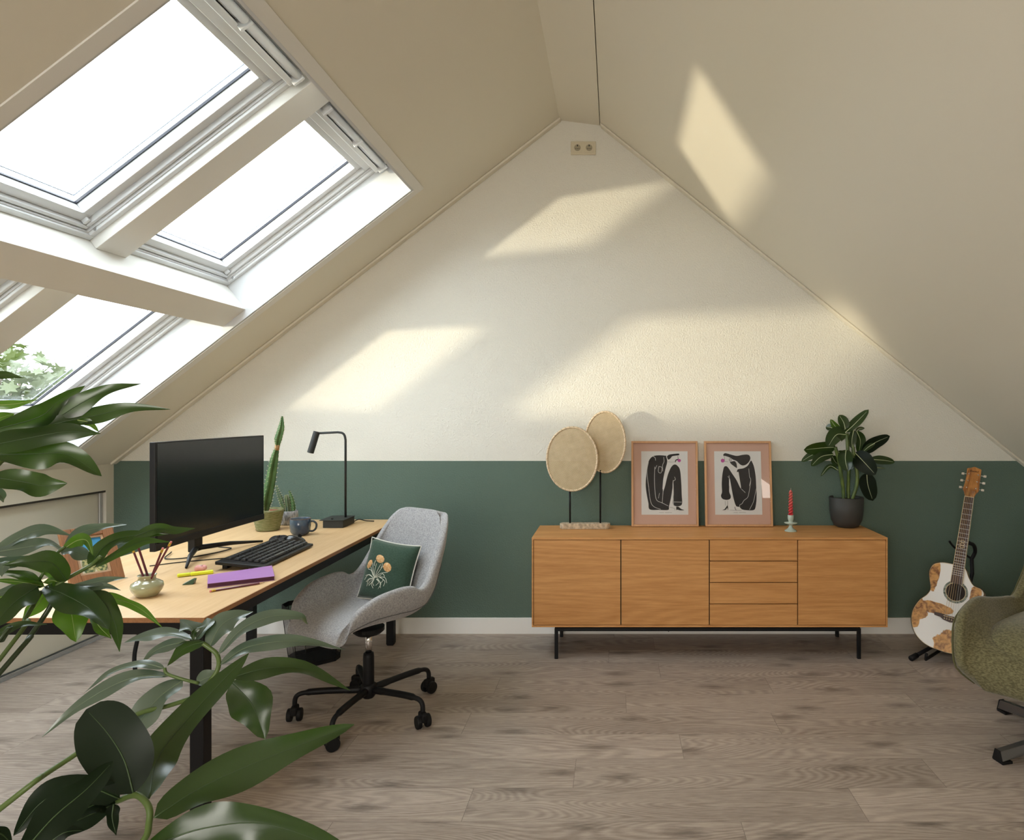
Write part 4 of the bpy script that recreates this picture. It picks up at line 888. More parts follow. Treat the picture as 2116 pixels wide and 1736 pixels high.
th2, _ = make_cushion('cushion', (1.86 + .145, 2.66 + .0, .535), (rad(-70), rad(8), rad(120)), .34, .34, .12, mat('striped_cover', (.72, .66, .56), .9, noise=(11, .5, 1, (1, .2, .2), (.36, .20, .12))), 'cream and brown striped cushion lying in the olive armchair')

# ================================================================ guitar, local axes: x across, z up the neck, -y towards the viewer
GM = {}
def guitar_top():
    m = D.materials.new('guitar_top'); m.use_nodes = True; nt = m.node_tree; L = nt.links.new; b = nt.nodes['Principled BSDF']
    t = nt.nodes.new('ShaderNodeTexCoord'); s = nt.nodes.new('ShaderNodeSeparateXYZ'); L(t.outputs['Object'], s.inputs[0])
    n = nt.nodes.new('ShaderNodeTexNoise'); n.inputs['Scale'].default_value = 9; n.inputs['Detail'].default_value = 6; n.inputs['Distortion'].default_value = .8; L(t.outputs['Object'], n.inputs['Vector'])
    # worn areas: lower left band, lower centre and the left shoulder show bare wood
    def g(cx_, cz_, sx_, sz_):
        dx = math_node(nt, 'DIVIDE', math_node(nt, 'SUBTRACT', s.outputs[0], cx_), sx_); dz = math_node(nt, 'DIVIDE', math_node(nt, 'SUBTRACT', s.outputs[2], cz_), sz_)
        return math_node(nt, 'SUBTRACT', 1.0, math_node(nt, 'ADD', math_node(nt, 'MULTIPLY', dx, dx), math_node(nt, 'MULTIPLY', dz, dz)))
    f = g(-.12, .23, .12, .035)
    for a in ((.02, .06, .10, .09), (-.17, .20, .05, .07), (-.125, .42, .035, .09), (.10, .05, .12, .10), (.11, .34, .03, .06), (-.19, .14, .04, .05)): f = math_node(nt, 'MAXIMUM', f, g(*a))
    f = math_node(nt, 'ADD', math_node(nt, 'MAXIMUM', f, -1.0), math_node(nt, 'MULTIPLY', math_node(nt, 'SUBTRACT', n.outputs[0], .5), 3.2))
    r = nt.nodes.new('ShaderNodeMapRange'); r.inputs[1].default_value = .0; r.inputs[2].default_value = .12; L(f, r.inputs[0])
    w = nt.nodes.new('ShaderNodeTexNoise'); w.inputs['Scale'].default_value = 26; w.inputs['Detail'].default_value = 4; w.inputs['Distortion'].default_value = 1.5; L(t.outputs['Object'], w.inputs['Vector'])
    wc = nt.nodes.new('ShaderNodeValToRGB'); wc.color_ramp.elements[0].position = .35; wc.color_ramp.elements[0].color = (*srgb(120, 72, 34), 1); wc.color_ramp.elements[1].position = .6; wc.color_ramp.elements[1].color = (*srgb(205, 150, 85), 1); L(w.outputs[0], wc.inputs[0])
    mx = nt.nodes.new('ShaderNodeMix'); mx.data_type = 'RGBA'; mx.inputs[6].default_value = (.80, .78, .76, 1); L(r.outputs[0], mx.inputs[0]); L(wc.outputs[0], mx.inputs[7]); L(mx.outputs[2], b.inputs['Base Color']); b.inputs['Roughness'].default_value = .25; b.inputs['Coat Weight'].default_value = .3
    return m
gt = thing('guitar', (0, 0, 0), 'acoustic guitar with worn white and bare wood top, leaning on a stand', 'guitar')
gb = Vector((1.835, 3.60, .055)); tilt = rad(15.0); lean = rad(12)
gt.matrix_world = Matrix.Translation(gb) @ Matrix.Rotation(-lean, 4, 'X') @ Matrix.Rotation(tilt, 4, 'Y') @ Matrix.Rotation(rad(-33), 4, 'Z') @ Matrix.Scale(.968, 4)
gwood = wood('guitar_wood', srgb(190, 130, 66), srgb(120, 72, 34), 'Z', 2.2, 10, .3, amp=.2)
oL = [(0, 0), (-.10, .012), (-.165, .055), (-.197, .12), (-.200, .185), (-.175, .250), (-.138, .295), (-.125, .335), (-.138, .385), (-.146, .430), (-.130, .475), (-.085, .497), (-.028, .500)]
oR = [(.028, .500), (.045, .478), (.060, .445), (.090, .405), (.128, .395), (.148, .372), (.140, .335), (.138, .295), (.175, .250), (.200, .185), (.197, .12), (.165, .055), (.10, .012)]
OP = [(p.x, p.y) for p in cr([(*p, 0) for p in oL], 4)] + [(p.x, p.y) for p in cr([(*p, 0) for p in oR + [(0, 0)]], 4)[:-1]]
GT = .095
MB().prism(OP, lambda x, z: Vector((x, -GT / 2 + .002, z)), lambda x, z: Vector((x, GT / 2, z))).build('body', gwood, gt, bevel=.003)
MB().prism(OP, lambda x, z: Vector((x, -GT / 2 - .001, z)), lambda x, z: Vector((x, -GT / 2 + .0015, z))).build('soundboard', guitar_top(), gt)
MB().tube([(x, -GT / 2 - .0005, z) for x, z in OP], .0022, 6, closed=True).build('binding', mat('dark_binding', (.05, .035, .02), .4), gt)
MB().tube([(x * .985, -GT / 2 - .0012, z * .985 + .003) for x, z in OP], .0012, 6, closed=True).build('binding_line', mat('cream_binding', (.62, .5, .3), .4), gt)
RX90 = Matrix.Rotation(rad(90), 4, 'X'); SH = (.006, .345)
YF = -GT / 2 - .0011
MB().lathe([(.064, 0), (.064, .0008), (.049, .0009), (.049, .0002)], 48, (SH[0], YF, SH[1]), RX90).build('rosette', mat('abalone_rosette', (.30, .34, .30), .25, noise=(110, .7, 3, (1, 1, 1), (.07, .08, .06))), gt)
MB().lathe([(.0525, .001), (.0525, .0014), (.0505, .0014), (.0505, .001)], 48, (SH[0], YF, SH[1]), RX90).build('rosette_ring', D.materials['cream_binding'], gt)
MB().lathe([(.0495, .001), (.001, .0012)], 40, (SH[0], YF, SH[1]), RX90).build('soundhole', mat('soundhole_dark', (.018, .010, .006), .8), gt)
darkw = wood('rosewood', srgb(72, 40, 30), srgb(38, 20, 16), 'Z', 2, 9, .4)
MB().prism([(-.026, .392), (.034, .392), (.0255, .905), (-.0215, .905)], lambda x, z: Vector((x, YF - .001, z)), lambda x, z: Vector((x, YF - .008, z))).build('fretboard', darkw, gt)
MB().prism([(-.028, .392), (-.026, .392), (-.0214, .905), (-.0232, .905)], lambda x, z: Vector((x, YF - .0011, z)), lambda x, z: Vector((x, YF - .0084, z))).build('neck_binding', D.materials['cream_binding'], gt)
MB().prism([(.034, .392), (.036, .392), (.0273, .905), (.0256, .905)], lambda x, z: Vector((x, YF - .0011, z)), lambda x, z: Vector((x, YF - .0084, z))).build('neck_binding', D.materials['cream_binding'], gt)
MB().hexa([(-.022, YF + .022, .46), (.030, YF + .022, .46), (.033, YF - .0009, .46), (-.025, YF - .0009, .46), (-.016, YF + .016, .905), (.020, YF + .016, .905), (.026, YF - .0009, .905), (-.022, YF - .0009, .905)]).build('neck', gwood, gt, bevel=.004)
sil = D.materials['chrome']
zn, zb_ = .905, .245
fr = None
for k in range(1, 22):
    z = zb_ + (zn - zb_) / (2 ** (k / 12)); 
    if z < .40: continue
    t = (z - .392) / (.905 - .392); xa = -.0255 + .004 * t; xb = .0335 - .008 * t
    MB().box(xa, xb, YF - .0092, YF - .0079, z - .0009, z + .0009).build('fret', M['alu'], gt)
MB().box(-.0225, .0265, YF - .0100, YF - .001, .905, .909).build('nut', D.materials['cream_binding'], gt)
HSP = [(-.0225, .909), (-.030, .935), (-.040, .950), (-.036, .975), (-.033, 1.01), (-.0335, 1.055), (-.036, 1.085), (-.015, 1.092), (.003, 1.101), (.022, 1.094), (.040, 1.088), (.0415, 1.05), (.0425, 1.0), (.046, .955), (.042, .945), (.032, .930), (.0265, .909)]
HS = lambda x, z, y: Vector((x, YF - .006 + y + (z - .909) * .16, z))
MB().prism(HSP, lambda x, z: HS(x, z, 0), lambda x, z: HS(x, z, .014)).build('headstock', gwood, gt, bevel=.001)
tx = D.curves.new('headstock_lettering', 'FONT'); tx.body = 'Ibanez'; tx.size = .019; tx.extrude = .0003; tx.align_x = 'CENTER'; tx.shear = .35
to = D.objects.new('headstock_text', tx); C.objects.link(to); bpy.context.view_layer.update(); me_ = D.meshes.new_from_object(to.evaluated_get(bpy.context.evaluated_depsgraph_get())); D.objects.remove(to); to = D.objects.new('headstock_lettering', me_); C.objects.link(to); to.parent = gt; to.location = HS(.003, 1.066, -.0006); to.rotation_euler = (rad(90 - 9), 0, 0); me_.materials.clear(); me_.materials.append(M['rubber'])
for s, x0 in ((-1, -.034), (1, .043)):
    for z in (.962, 1.006, 1.050):
        p = HS(x0 - s * .014, z, -.0005)
        g_ = MB(); g_.lathe([(.0048, 0), (.0048, .003), (.003, .004), (.003, .010), (.001, .0105)], 14, p, RX90); g_ = g_.build('tuning_post', M['chrome'], gt, smooth=True)
        a = HS(x0, z, .008); b = a + Vector((s * .012, .002, 0)); MB().tube([a, b], .002, 8).build('tuner_shaft', M['chrome'], g_)
        MB().box(min(b.x, b.x + s * .016), max(b.x, b.x + s * .016), b.y - .002, b.y + .003, z - .0075, z + .0075).build('tuner_button', M['chrome'], g_, bevel=.002)
MB().prism([(-.085, .205), (-.083, .190), (-.05, .186), (-.035, .176), (0, .170), (.035, .176), (.05, .186), (.095, .190), (.097, .205), (.05, .208), (0, .204), (-.05, .208)], lambda x, z: Vector((x, YF - .0005, z)), lambda x, z: Vector((x, YF - .009, z))).build('bridge', darkw, gt, bevel=.001)
MB().bar((-.036, YF - .0112, .199), (.042, YF - .0112, .196), .0028, .004, (0, -1, 0)).build('saddle', D.materials['cream_binding'], gt)
for k in range(6):
    x = -.029 + k * .0125; MB().lathe([(.0032, .0095), (.0028, .012), (.001, .0125)], 10, (x, YF, .184), RX90).build('bridge_pin', D.materials['cream_binding'], gt)
    MB().tube([(x, YF - .011, .187), (x, YF - .0138, .198), (-.018 + k * .0082, YF - .0115, .906), HS(-.016 + k * .0076, .945, -.004)], .00085 if k < 3 else .0006, 5).build('string', mat('bronze_string', (.5, .36, .2), .35, metal=.8) if k == 0 else (D.materials['bronze_string'] if k < 4 else M['alu']), gt)
q = [Vector((.004 + .012 * math.sin(a * 1.5 * 2), YF - .0087, .60 + .046 * a / math.pi)) for a in [k * math.pi / 30 for k in range(31)]]
mb = MB(); mb.tube(q, .0013, 5); mb.tube([Vector((.008 - p.x, p.y, p.z)) for p in q], .0013, 5); mb.build('neck_inlay', D.materials['cream_binding'], gt)
# stand
gs_ = thing('guitar_stand', (1.90, 3.72, 0), 'black tubular guitar stand with a yoke behind the neck', 'guitar stand')
def gl(p): return Vector(p) - gs_.location
gp = lambda x, y, d: px(x, y, d) - gs_.location
MB().tube([gl((1.905, 3.76, .06)), gp(1992, 1260, 3.84), gp(2009, 1185, 3.88), gp(2008, 1152, 3.88)], .011, 12).build('stand_post', M['black'], gs_, smooth=True)
MB().tube(cr([gp(2008, 1155, 3.88), gp(2015, 1140, 3.87), gp(2012, 1127, 3.84), gp(2002, 1122, 3.80)], 6), .011, 10).build('yoke_arm', M['rubber'], gs_, smooth=True)
MB().tube(cr([gp(2008, 1155, 3.88), gp(1990, 1143, 3.88), gp(1972, 1131, 3.86), gp(1962, 1119, 3.82)], 6), .006, 10).build('yoke_arm', M['rubber'], gs_, smooth=True)
for p in ((1.66, 3.63, .016), (2.10, 3.58, .016), (1.92, 4.0, .016)):
    l = MB().tube([gl((1.905, 3.76, .07)), gl(p)], .011, 10).build('stand_leg', M['black'], gs_, smooth=True)
    d = (gl(p) - gl((1.905, 3.76, .07))).normalized(); MB().tube([gl(p) - d * .04, gl(p) + d * .012], .015, 12).build('rubber_foot', M['rubber'], l, smooth=True)
MB().tube([gl((1.905, 3.76, .085)), gl((1.86, 3.66, .065)), gl((1.70, 3.555, .035)), gl((1.70, 3.545, .07))], .008, 10).build('cradle_arm', M['rubber'], gs_, smooth=True)
MB().tube([gl((1.905, 3.76, .085)), gl((1.90, 3.66, .065)), gl((1.96, 3.52, .035)), gl((1.96, 3.51, .07))], .008, 10).build('cradle_arm', M['rubber'], gs_, smooth=True)

# ================================================================ leaves
def leaf_mat(name, top, under, tl, rough=.28, spec=.6):
    m = D.materials.new(name); m.use_nodes = True; nt = m.node_tree; L = nt.links.new; b = nt.nodes['Principled BSDF']; out = nt.nodes['Material Output']
    t = nt.nodes.new('ShaderNodeTexCoord'); n = nt.nodes.new('ShaderNodeTexNoise'); n.inputs['Scale'].default_value = 9; n.inputs['Detail'].default_value = 3; L(t.outputs['Object'], n.inputs['Vector'])
    g = nt.nodes.new('ShaderNodeNewGeometry'); mx = nt.nodes.new('ShaderNodeMix'); mx.data_type = 'RGBA'; mx.inputs[6].default_value = (*top, 1); mx.inputs[7].default_value = (*under, 1)
    L(math_node(nt, 'MULTIPLY', n.outputs[0], .9), mx.inputs[0]); L(mx.outputs[2], b.inputs['Base Color']); b.inputs['Roughness'].default_value = rough; b.inputs['Specular IOR Level'].default_value = spec
    tr = nt.nodes.new('ShaderNodeBsdfTranslucent'); tr.inputs[0].default_value = (*tl, 1); ms_ = nt.nodes.new('ShaderNodeMixShader'); ms_.inputs[0].default_value = .28
    L(b.outputs[0], ms_.inputs[1]); L(tr.outputs[0], ms_.inputs[2]); L(ms_.outputs[0], out.inputs[0])
    bp = nt.nodes.new('ShaderNodeBump'); bp.inputs['Strength'].default_value = .15; bp.inputs['Distance'].default_value = .003; L(n.outputs[0], bp.inputs['Height']); L(bp.outputs[0], b.inputs['Normal'])
    return m
M['leafd'] = leaf_mat('glossy_leaf', (.012, .032, .008), (.024, .055, .012), (.07, .14, .01))
M['leafb'] = leaf_mat('backlit_leaf', (.035, .085, .010), (.05, .12, .016), (.16, .32, .015))  # brighter green copy: backlight painted into the blade colour
M['leafk'] = leaf_mat('dark_leaf', (.006, .013, .006), (.009, .018, .008), (.012, .028, .006), .45, .22)  # near-black copy, with the shade on the front leaves in its colour
M['leafs'] = leaf_mat('sheen_leaf', (.075, .115, .082), (.12, .165, .13), (.07, .13, .04), .30, .95)  # green leaves greyed to carry the roof windows' reflected sheen in their colour
M['stem'] = mat('green_stem', (.08, .13, .03), .45); M['stemd'] = mat('dark_stem', (.025, .045, .015), .4)
M['vein'] = mat('pale_vein', (.28, .36, .12), .5); M['veins'] = mat('soft_vein', (.13, .18, .11), .5); M['veinw'] = mat('white_vein', (.60, .68, .42), .5); M['veind'] = mat('dim_vein', (.035, .07, .02), .5)
def leaf(parent, P, W, roll=0., m='leafd', vm='veind', ptw=1.0, wav=1.0, vr=.0012, name='leaf', org=None, fold=.16, seed=0):
    """P: 3-D midrib points from base to tip, W: half width in metres"""
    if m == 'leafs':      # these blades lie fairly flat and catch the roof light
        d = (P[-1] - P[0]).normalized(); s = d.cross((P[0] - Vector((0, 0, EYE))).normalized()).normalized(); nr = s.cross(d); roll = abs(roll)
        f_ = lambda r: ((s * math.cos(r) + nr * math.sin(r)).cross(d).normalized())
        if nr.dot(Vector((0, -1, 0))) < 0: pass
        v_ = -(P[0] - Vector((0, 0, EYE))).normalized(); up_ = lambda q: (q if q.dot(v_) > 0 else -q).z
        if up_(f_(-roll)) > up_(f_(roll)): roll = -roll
    rnd = random.Random(seed * 7 + int(abs(P[0].x * 1e4)) + int(abs(P[-1].z * 1e4)))
    Q = cr(P, 7); n = len(Q); C0 = Vector((0, 0, EYE)); mb = MB(); rows = []; prev = None
    ph = rnd.random() * 6; am = (.10 + .08 * rnd.random()) * wav; mid = []
    for i, q in enumerate(Q):
        t = i / (n - 1); d = (Q[min(i + 1, n - 1)] - Q[max(i - 1, 0)]).normalized(); v = (q - C0).normalized()
        s = d.cross(v)
        if s.length < 1e-3: s = prev or Vector((1, 0, 0))
        s.normalize(); nr = s.cross(d); rl_ = roll * (1 + .35 * math.sin(t * 3 + ph)); s2 = s * math.cos(rl_) + nr * math.sin(rl_); n2_ = s2.cross(d).normalized(); prev = s
        q_ = .78 * ptw; tm = .55 / (.55 + q_); prof = (t ** .55) * ((1 - t) ** q_) / (tm ** .55 * (1 - tm) ** q_)
        w = max(W * prof * (1 + .07 * wav * math.sin(t * 11 + ph)), .0004); row = []
        for a in (-1, -.72, -.36, -.05, .05, .36, .72, 1):
            ed = math.sin(t * 9 + ph + (1.3 if a > 0 else 0)) * am * w * abs(a) ** 2
            row.append(mb.b.verts.new(q + s2 * w * a + n2_ * (-abs(a) ** 1.4 * fold * w + ed)))
        rows.append(row)
    for A, B in zip(rows, rows[1:]):
        for k in range(7): mb.face([A[k], A[k + 1], B[k + 1], B[k]])
    mb.mi = 1
    mb.tube([q for q in Q[:-1]], [vr * (1.15 - i / n) for i in range(n - 1)], 5)
    me_o = mb.build(name, [M[m], M[vm]], parent, smooth=True, fix=False)
    if org is not None: me_o.data.transform(Matrix.Translation(-org))
    return me_o
# ---- rubber-like plant on the sideboard
pp_ = on_h(1749, 1093, SZ1); PD = pp_.y + .075
pc = Vector((px(1749, 0, PD).x, PD, SZ1))
sp2 = thing('potted_plant', pc, 'leafy dark green houseplant with pale veined leaves in a charcoal pot', 'plant')
M['char'] = mat('charcoal_pot', (.035, .036, .034), .6, bump=(60, .1, .001))
MB().lathe([(.001, .001), (.055, .0005), (.072, .008), (.092, .045), (.100, .10), (.1015, .182), (.0985, .184), (.0955, .178), (.094, .165), (.001, .165)], 56).build('pot', M['char'], sp2, smooth=True)
MB().lathe([(.0935, .166), (.05, .172), (.001, .175)], 32).build('soil', M['soil'], sp2, smooth=True)
def z4(x, y, d=0): return px(1600 + x / 5.79, 830 + y / 5.79, PD + d)
for P in ([(830, 1190, 0), (825, 1050, 0), (800, 880, -.01), (770, 700, -.01), (730, 545, -.02)], [(885, 1175, .01), (885, 1000, .01), (890, 850, 0), (880, 600, 0), (870, 380, .01)], [(930, 1180, 0), (985, 1000, -.01), (990, 850, -.01), (950, 640, 0), (930, 340, .02)]):
    MB().tube(cr([z4(*p) - pc for p in P], 6), [.011, .011, .0105, .0095] + [.0085] * 100 if False else .0105, 10).build('stem', mat('plant_cane', (.12, .17, .035), .4, noise=(45, .4, 2, (1, 1, .4), (.05, .09, .02))), sp2, smooth=True)
LV = [((850, 330), (830, 250), (775, 160), 62, .2, 0), ((850, 370), (960, 270), (1130, 95), 58, .5, 0), ((855, 395), (740, 400), (640, 545), 92, .2, -.06), ((735, 545), (560, 555), (352, 577), 82, .35, -.02), ((660, 618), (480, 630), (322, 718), 48, .3, .03), ((710, 630), (560, 660), (440, 772), 58, .2, -.03),
      ((1045, 620), (1190, 500), (1384, 412), 72, .4, .02), ((1140, 690), (1290, 700), (1442, 722), 50, .3, 0), ((965, 610), (1070, 720), (1212, 875), 112, .1, -.05), ((1105, 850), (1120, 1000), (1180, 1188), 98, .1, .01), ((860, 575), (850, 690), (880, 835), 86, .1, -.05), ((985, 350), (1030, 470), (1010, 620), 60, .3, .02),
      ((720, 345), (680, 310), (615, 305), 48, .3, .05), ((805, 342), (735, 300), (672, 212), 38, .2, 0), ((765, 820), (660, 775), (555, 895), 26, .4, 0), ((975, 385), (1010, 330), (1080, 316), 22, .4, .05), ((760, 590), (800, 640), (855, 725), 60, .2, .0), ((950, 340), (930, 450), (930, 560), 50, .3, .0), ((1200, 500), (1130, 540), (1050, 610), 30, .3, -.02), ((690, 650), (730, 720), (780, 760), 50, .3, .05), ((930, 620), (925, 720), (900, 820), 50, .3, .0), ((1220, 790), (1280, 795), (1330, 800), 10, .3, .05)]
for i, (a, b, c, w, r, dd) in enumerate(LV):
    P = [z4(*a, 0), z4(*b, dd), z4(*c, dd * 1.6)]
    leaf(sp2, P, w / 5.79 / FOC * PD / max(math.cos(r), .5), r * (1 if i % 2 else -1), 'leafb' if i in (13,) else 'leafk' if i in (9, 8, 6) else 'leafd', 'veinw', ptw=.75, wav=.4, vr=.0024, org=pc, seed=i)
# ---- big houseplant in the foreground
HP = Vector((-1.52, 1.02, 0))
hp = thing('houseplant', HP, 'large foreground plant with long pointed glossy leaves, left of the desk', 'plant')
mb = MB(); mb.lathe([(.001, .001), (.13, 0), (.15, .01), (.185, .30), (.19, .34), (.178, .34), (.17, .28), (.001, .28)], 40); mb.build('pot', mat('stoneware_pot', (.22, .20, .17), .6), hp, smooth=True)
MB().lathe([(.168, .285), (.001, .295)], 30).build('soil', M['soil'], hp)
def st_(pts, r, m='stem', base=True):
    P = [px(*p) for p in pts]
    if base: P = [HP + Vector((random.uniform(-.06, .06), random.uniform(-.06, .06), .28))] + P
    MB().tube(cr([p - HP for p in P], 7), r, 9).build('stem', M[m], hp, smooth=True)
st_([(0, 1390, 1.33), (60, 1318, 1.41), (110, 1240, 1.45), (97, 1214, 1.46)], .0050, 'stemd')
st_([(0, 1362, 1.32), (50, 1283, 1.40), (85, 1222, 1.45)], .0042)
st_([(-30, 1360, 1.28), (5, 1325, 1.30)], .0040, 'stemd')
st_([(97, 1225, 1.46), (138, 1196, 1.47), (185, 1170, 1.5), (208, 1150, 1.5)], .0042, base=False)
st_([(80, 1200, 1.46), (112, 1150, 1.47), (137, 1128, 1.48)], .0034, base=False)
st_([(-160, 1250, 1.2), (-80, 1050, 1.3), (-10, 965, 1.36), (12, 945, 1.38)], .0058)
st_([(0, 1672, 1.02), (80, 1610, 1.08), (155, 1560, 1.13), (270, 1482, 1.2), (350, 1458, 1.24), (405, 1437, 1.27), (440, 1400, 1.29), (452, 1375, 1.3), (448, 1352, 1.31), (430, 1337, 1.31), (420, 1330, 1.31)], .0044, 'stem')
st_([(410, 1412, 1.28), (372, 1402, 1.27), (345, 1392, 1.27), (340, 1380, 1.27)], .0030, base=False)
st_([(180, 1840, .78), (290, 1745, .82), (308, 1700, .84), (306, 1665, .85), (280, 1643, .86), (238, 1657, .87)], .0040)
# leaf list: (points px), half width px, roll, material, depth base, depth tip
LF = [
 ([(-30, 893), (80, 862), (120, 830), (176, 797)], 21, .3, 'leafd', 1.36, 1.42), ([(50, 900), (105, 872), (170, 832), (225, 806), (292, 793)], 17, .6, 'leafd', 1.38, 1.45),
 ([(60, 893), (130, 872), (200, 858), (270, 843), (352, 846)], 16, .6, 'leafd', 1.38, 1.46), ([(-40, 925), (60, 905), (140, 892), (208, 896)], 24, .2, 'leafd', 1.33, 1.38),
 ([(-10, 940), (70, 938), (140, 940), (210, 984)], 27, .4, 'leafd', 1.36, 1.40), ([(-20, 985), (50, 996), (90, 1004), (139, 999)], 25, .3, 'leafd', 1.34, 1.38),
 ([(-40, 836), (20, 836), (78, 826)], 9, .3, 'leafb', 1.36, 1.4), ([(-40, 785), (5, 775), (48, 781)], 8, .6, 'leafd', 1.36, 1.4), ([(-40, 878), (0, 864), (30, 855)], 13, .2, 'leafb', 1.36, 1.4),
 ([(160, 868), (185, 874), (204, 892)], 7, .2, 'leafb', 1.4, 1.42), ([(-30, 1005), (0, 1022), (8, 1038)], 8, .2, 'leafs', 1.36, 1.4), ([(5, 918), (30, 898), (62, 896)], 9, .3, 'leafk', 1.4, 1.42),
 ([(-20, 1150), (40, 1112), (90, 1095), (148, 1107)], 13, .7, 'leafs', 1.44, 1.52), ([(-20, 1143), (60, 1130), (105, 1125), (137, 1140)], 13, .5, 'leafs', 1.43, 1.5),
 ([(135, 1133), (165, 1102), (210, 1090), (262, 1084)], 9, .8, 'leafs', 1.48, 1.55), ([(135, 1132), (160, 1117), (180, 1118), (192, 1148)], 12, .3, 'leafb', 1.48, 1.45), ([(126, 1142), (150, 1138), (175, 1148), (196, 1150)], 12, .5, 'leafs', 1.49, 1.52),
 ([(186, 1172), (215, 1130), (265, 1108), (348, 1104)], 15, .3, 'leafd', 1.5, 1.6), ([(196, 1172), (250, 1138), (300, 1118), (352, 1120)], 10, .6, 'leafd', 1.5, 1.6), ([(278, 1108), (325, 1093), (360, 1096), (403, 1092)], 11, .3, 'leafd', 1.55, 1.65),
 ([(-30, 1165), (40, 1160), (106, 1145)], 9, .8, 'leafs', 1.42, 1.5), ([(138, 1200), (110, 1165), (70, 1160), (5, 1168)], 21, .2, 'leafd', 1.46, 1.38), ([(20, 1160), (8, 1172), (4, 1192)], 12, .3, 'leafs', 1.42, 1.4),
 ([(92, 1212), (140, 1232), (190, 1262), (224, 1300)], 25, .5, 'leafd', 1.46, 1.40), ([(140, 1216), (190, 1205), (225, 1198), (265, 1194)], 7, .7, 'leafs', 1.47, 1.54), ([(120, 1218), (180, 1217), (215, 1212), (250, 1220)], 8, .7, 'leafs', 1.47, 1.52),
 ([(180, 1224), (215, 1245), (238, 1290), (247, 1347)], 17, .2, 'leafd', 1.48, 1.46), ([(200, 1228), (250, 1240), (290, 1258), (338, 1299)], 10, .4, 'leafb', 1.5, 1.55), ([(140, 1242), (148, 1270), (157, 1327)], 29, .15, 'leafb', 1.48, 1.46),
 ([(192, 1275), (208, 1298), (230, 1320)], 11, .3, 'leafb', 1.48, 1.46), ([(78, 1212), (30, 1245), (-20, 1300)], 26, .3, 'leafd', 1.43, 1.34), ([(96, 1222), (78, 1250), (46, 1280)], 17, .2, 'leafb', 1.47, 1.45),
 ([(92, 1212), (45, 1203), (-20, 1198)], 8, .5, 'leafb', 1.45, 1.4), ([(88, 1212), (30, 1218), (-30, 1234)], 11, .3, 'leafs', 1.45, 1.4), ([(90, 1208), (45, 1188), (-20, 1178)], 9, .5, 'leafd', 1.46, 1.42),
 ([(126, 1200), (95, 1180), (44, 1168)], 8, .6, 'leafb', 1.47, 1.45), ([(128, 1212), (112, 1200), (88, 1204)], 10, .3, 'leafb', 1.47, 1.46), ([(-20, 1318), (40, 1292), (97, 1290)], 8, .5, 'leafd', 1.3, 1.36), ([(-30, 1245), (0, 1235), (32, 1225)], 12, .2, 'leafb', 1.42, 1.45),
 ([(-25, 1275), (0, 1262), (35, 1232)], 22, .3, 'leafd', 1.38, 1.42),
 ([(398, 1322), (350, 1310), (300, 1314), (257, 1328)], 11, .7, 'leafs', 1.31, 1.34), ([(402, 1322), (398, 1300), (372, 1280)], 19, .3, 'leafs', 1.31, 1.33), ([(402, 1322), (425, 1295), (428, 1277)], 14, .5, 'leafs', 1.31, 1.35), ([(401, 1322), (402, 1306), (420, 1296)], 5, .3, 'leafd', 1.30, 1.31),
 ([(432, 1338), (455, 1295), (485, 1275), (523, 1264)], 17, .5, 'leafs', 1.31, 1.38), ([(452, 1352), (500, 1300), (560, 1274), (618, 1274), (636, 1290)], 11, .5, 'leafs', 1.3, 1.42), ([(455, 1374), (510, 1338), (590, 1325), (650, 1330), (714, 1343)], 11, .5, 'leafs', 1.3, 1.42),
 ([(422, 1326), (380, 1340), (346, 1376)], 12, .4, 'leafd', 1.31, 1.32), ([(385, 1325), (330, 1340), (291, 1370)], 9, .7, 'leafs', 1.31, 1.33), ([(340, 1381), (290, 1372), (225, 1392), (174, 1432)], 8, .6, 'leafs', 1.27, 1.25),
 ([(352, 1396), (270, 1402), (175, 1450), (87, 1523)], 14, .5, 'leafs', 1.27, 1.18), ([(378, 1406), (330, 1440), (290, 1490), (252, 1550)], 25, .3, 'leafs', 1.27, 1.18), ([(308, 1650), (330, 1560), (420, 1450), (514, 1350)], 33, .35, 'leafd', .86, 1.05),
 ([(478, 1400), (560, 1380), (640, 1385), (724, 1427)], 18, .45, 'leafd', 1.22, 1.32), ([(478, 1410), (520, 1455), (548, 1527)], 36, .2, 'leafd', 1.24, 1.22), ([(406, 1412), (430, 1400), (462, 1392)], 13, .3, 'leafs', 1.28, 1.3),
 ([(318, 1690), (430, 1620), (580, 1555), (732, 1497)], 38, .3, 'leafd', .84, 1.0), ([(300, 1755), (420, 1712), (560, 1705), (740, 1770)], 38, .25, 'leafd', .80, .86), ([(276, 1640), (256, 1570), (222, 1515), (178, 1466)], 58, .2, 'leafk', .86, .90),
 ([(247, 1650), (170, 1625), (90, 1655), (28, 1727)], 30, .3, 'leafk', .86, .80), ([(40, 1770), (110, 1690), (180, 1630), (234, 1573)], 33, .3, 'leafk', .72, .80), ([(232, 1664), (150, 1700), (50, 1760)], 23, .3, 'leafk', .86, .80),
 ([(235, 1662), (232, 1690), (240, 1726)], 12, .2, 'leafk', .86, .85), ([(244, 1648), (190, 1665), (130, 1700)], 20, .2, 'leafk', .87, .82), ([(80, 1760), (130, 1722), (175, 1716)], 14, .4, 'leafk', .76, .78), ([(-20, 1715), (5, 1725), (25, 1745)], 12, .2, 'leafk', .76, .78)]
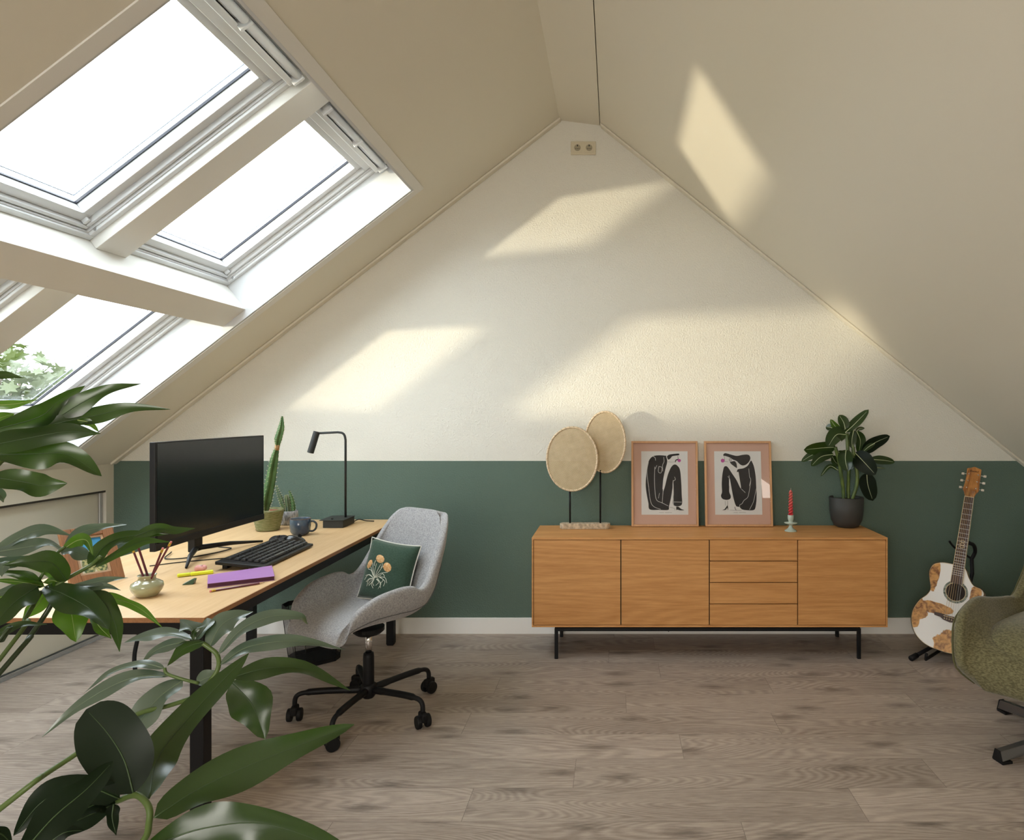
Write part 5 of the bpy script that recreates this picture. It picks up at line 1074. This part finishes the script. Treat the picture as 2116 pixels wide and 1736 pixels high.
for i, (P, w, r, m, d0, d1) in enumerate(LF):
    n = len(P) - 1; Q = [px(x, y, d0 + (d1 - d0) * k / n) for k, (x, y) in enumerate(P)]
    oval = w > 50
    if m == 'leafs': r = max(r, .75) if w < 20 else max(r, .5)
    leaf(hp, Q, w * (d0 + d1) / 2 / FOC / math.cos(r), r * (1 if i % 3 else -1), m, 'vein' if m == 'leafb' else ('veins' if m == 'leafs' else 'veind'), ptw=.62 if oval else (1.25 if w < 25 else 1.0), wav=.35 if oval else 1.7, vr=.0011, org=HP, seed=i)
# ================================================================ tree beyond the roof windows
TP = Vector((-9.6, 9.9, -2.6))
tr_ = thing('tree', TP, 'sunlit maple tree seen through the lower roof window', 'tree')
MB().tube([(0, 0, 0), (.1, .05, 2.0), (.0, 0, 3.6)], [.16, .12, .05], 10).build('trunk', mat('bark', (.12, .09, .06), .9), tr_, smooth=True)
rnd = random.Random(5); mb = MB()
star = [(0, 1.0), (.18, .45), (.62, .62), (.42, .22), (.95, .05), (.45, -.12), (.35, -.55), (0, -.3), (-.35, -.55), (-.45, -.12), (-.95, .05), (-.42, .22), (-.62, .62), (-.18, .45)]
for k in range(1500):
    c_ = Vector((rnd.gauss(.1, .8), rnd.gauss(0, 1.1), 4.0 + rnd.gauss(0, .6)))
    if c_.z > 4.75 + .35 * math.sin(c_.x * 3 + c_.y * 2): continue
    R_ = Matrix.Rotation(rnd.uniform(0, 6.28), 3, 'Z') @ Matrix.Rotation(rnd.uniform(0, 1.5), 3, 'X') @ Matrix.Rotation(rnd.uniform(0, 6.28), 3, 'Z'); s_l = rnd.uniform(.12, .20)
    mb.face([mb.b.verts.new(c_ + R_ @ Vector((x * s_l, y * s_l, .1 * s_l * abs(x)))) for x, y in star])
o = mb.build('foliage', leaf_mat('maple_leaf', (.045, .06, .012), (.06, .075, .02), (.05, .07, .012), .5), tr_, fix=False); o['kind'] = 'stuff'
for k in range(7):
    a = Vector((0, 0, 2.9 + .15 * k)); b = a + Vector((math.cos(k * 2.4) * 1.0, math.sin(k * 2.4) * 1.1, .9)); MB().tube([a, (a + b) / 2 + Vector((0, 0, -.08)), b], [.04, .025, .008], 6).build('branch', D.materials['bark'], tr_)
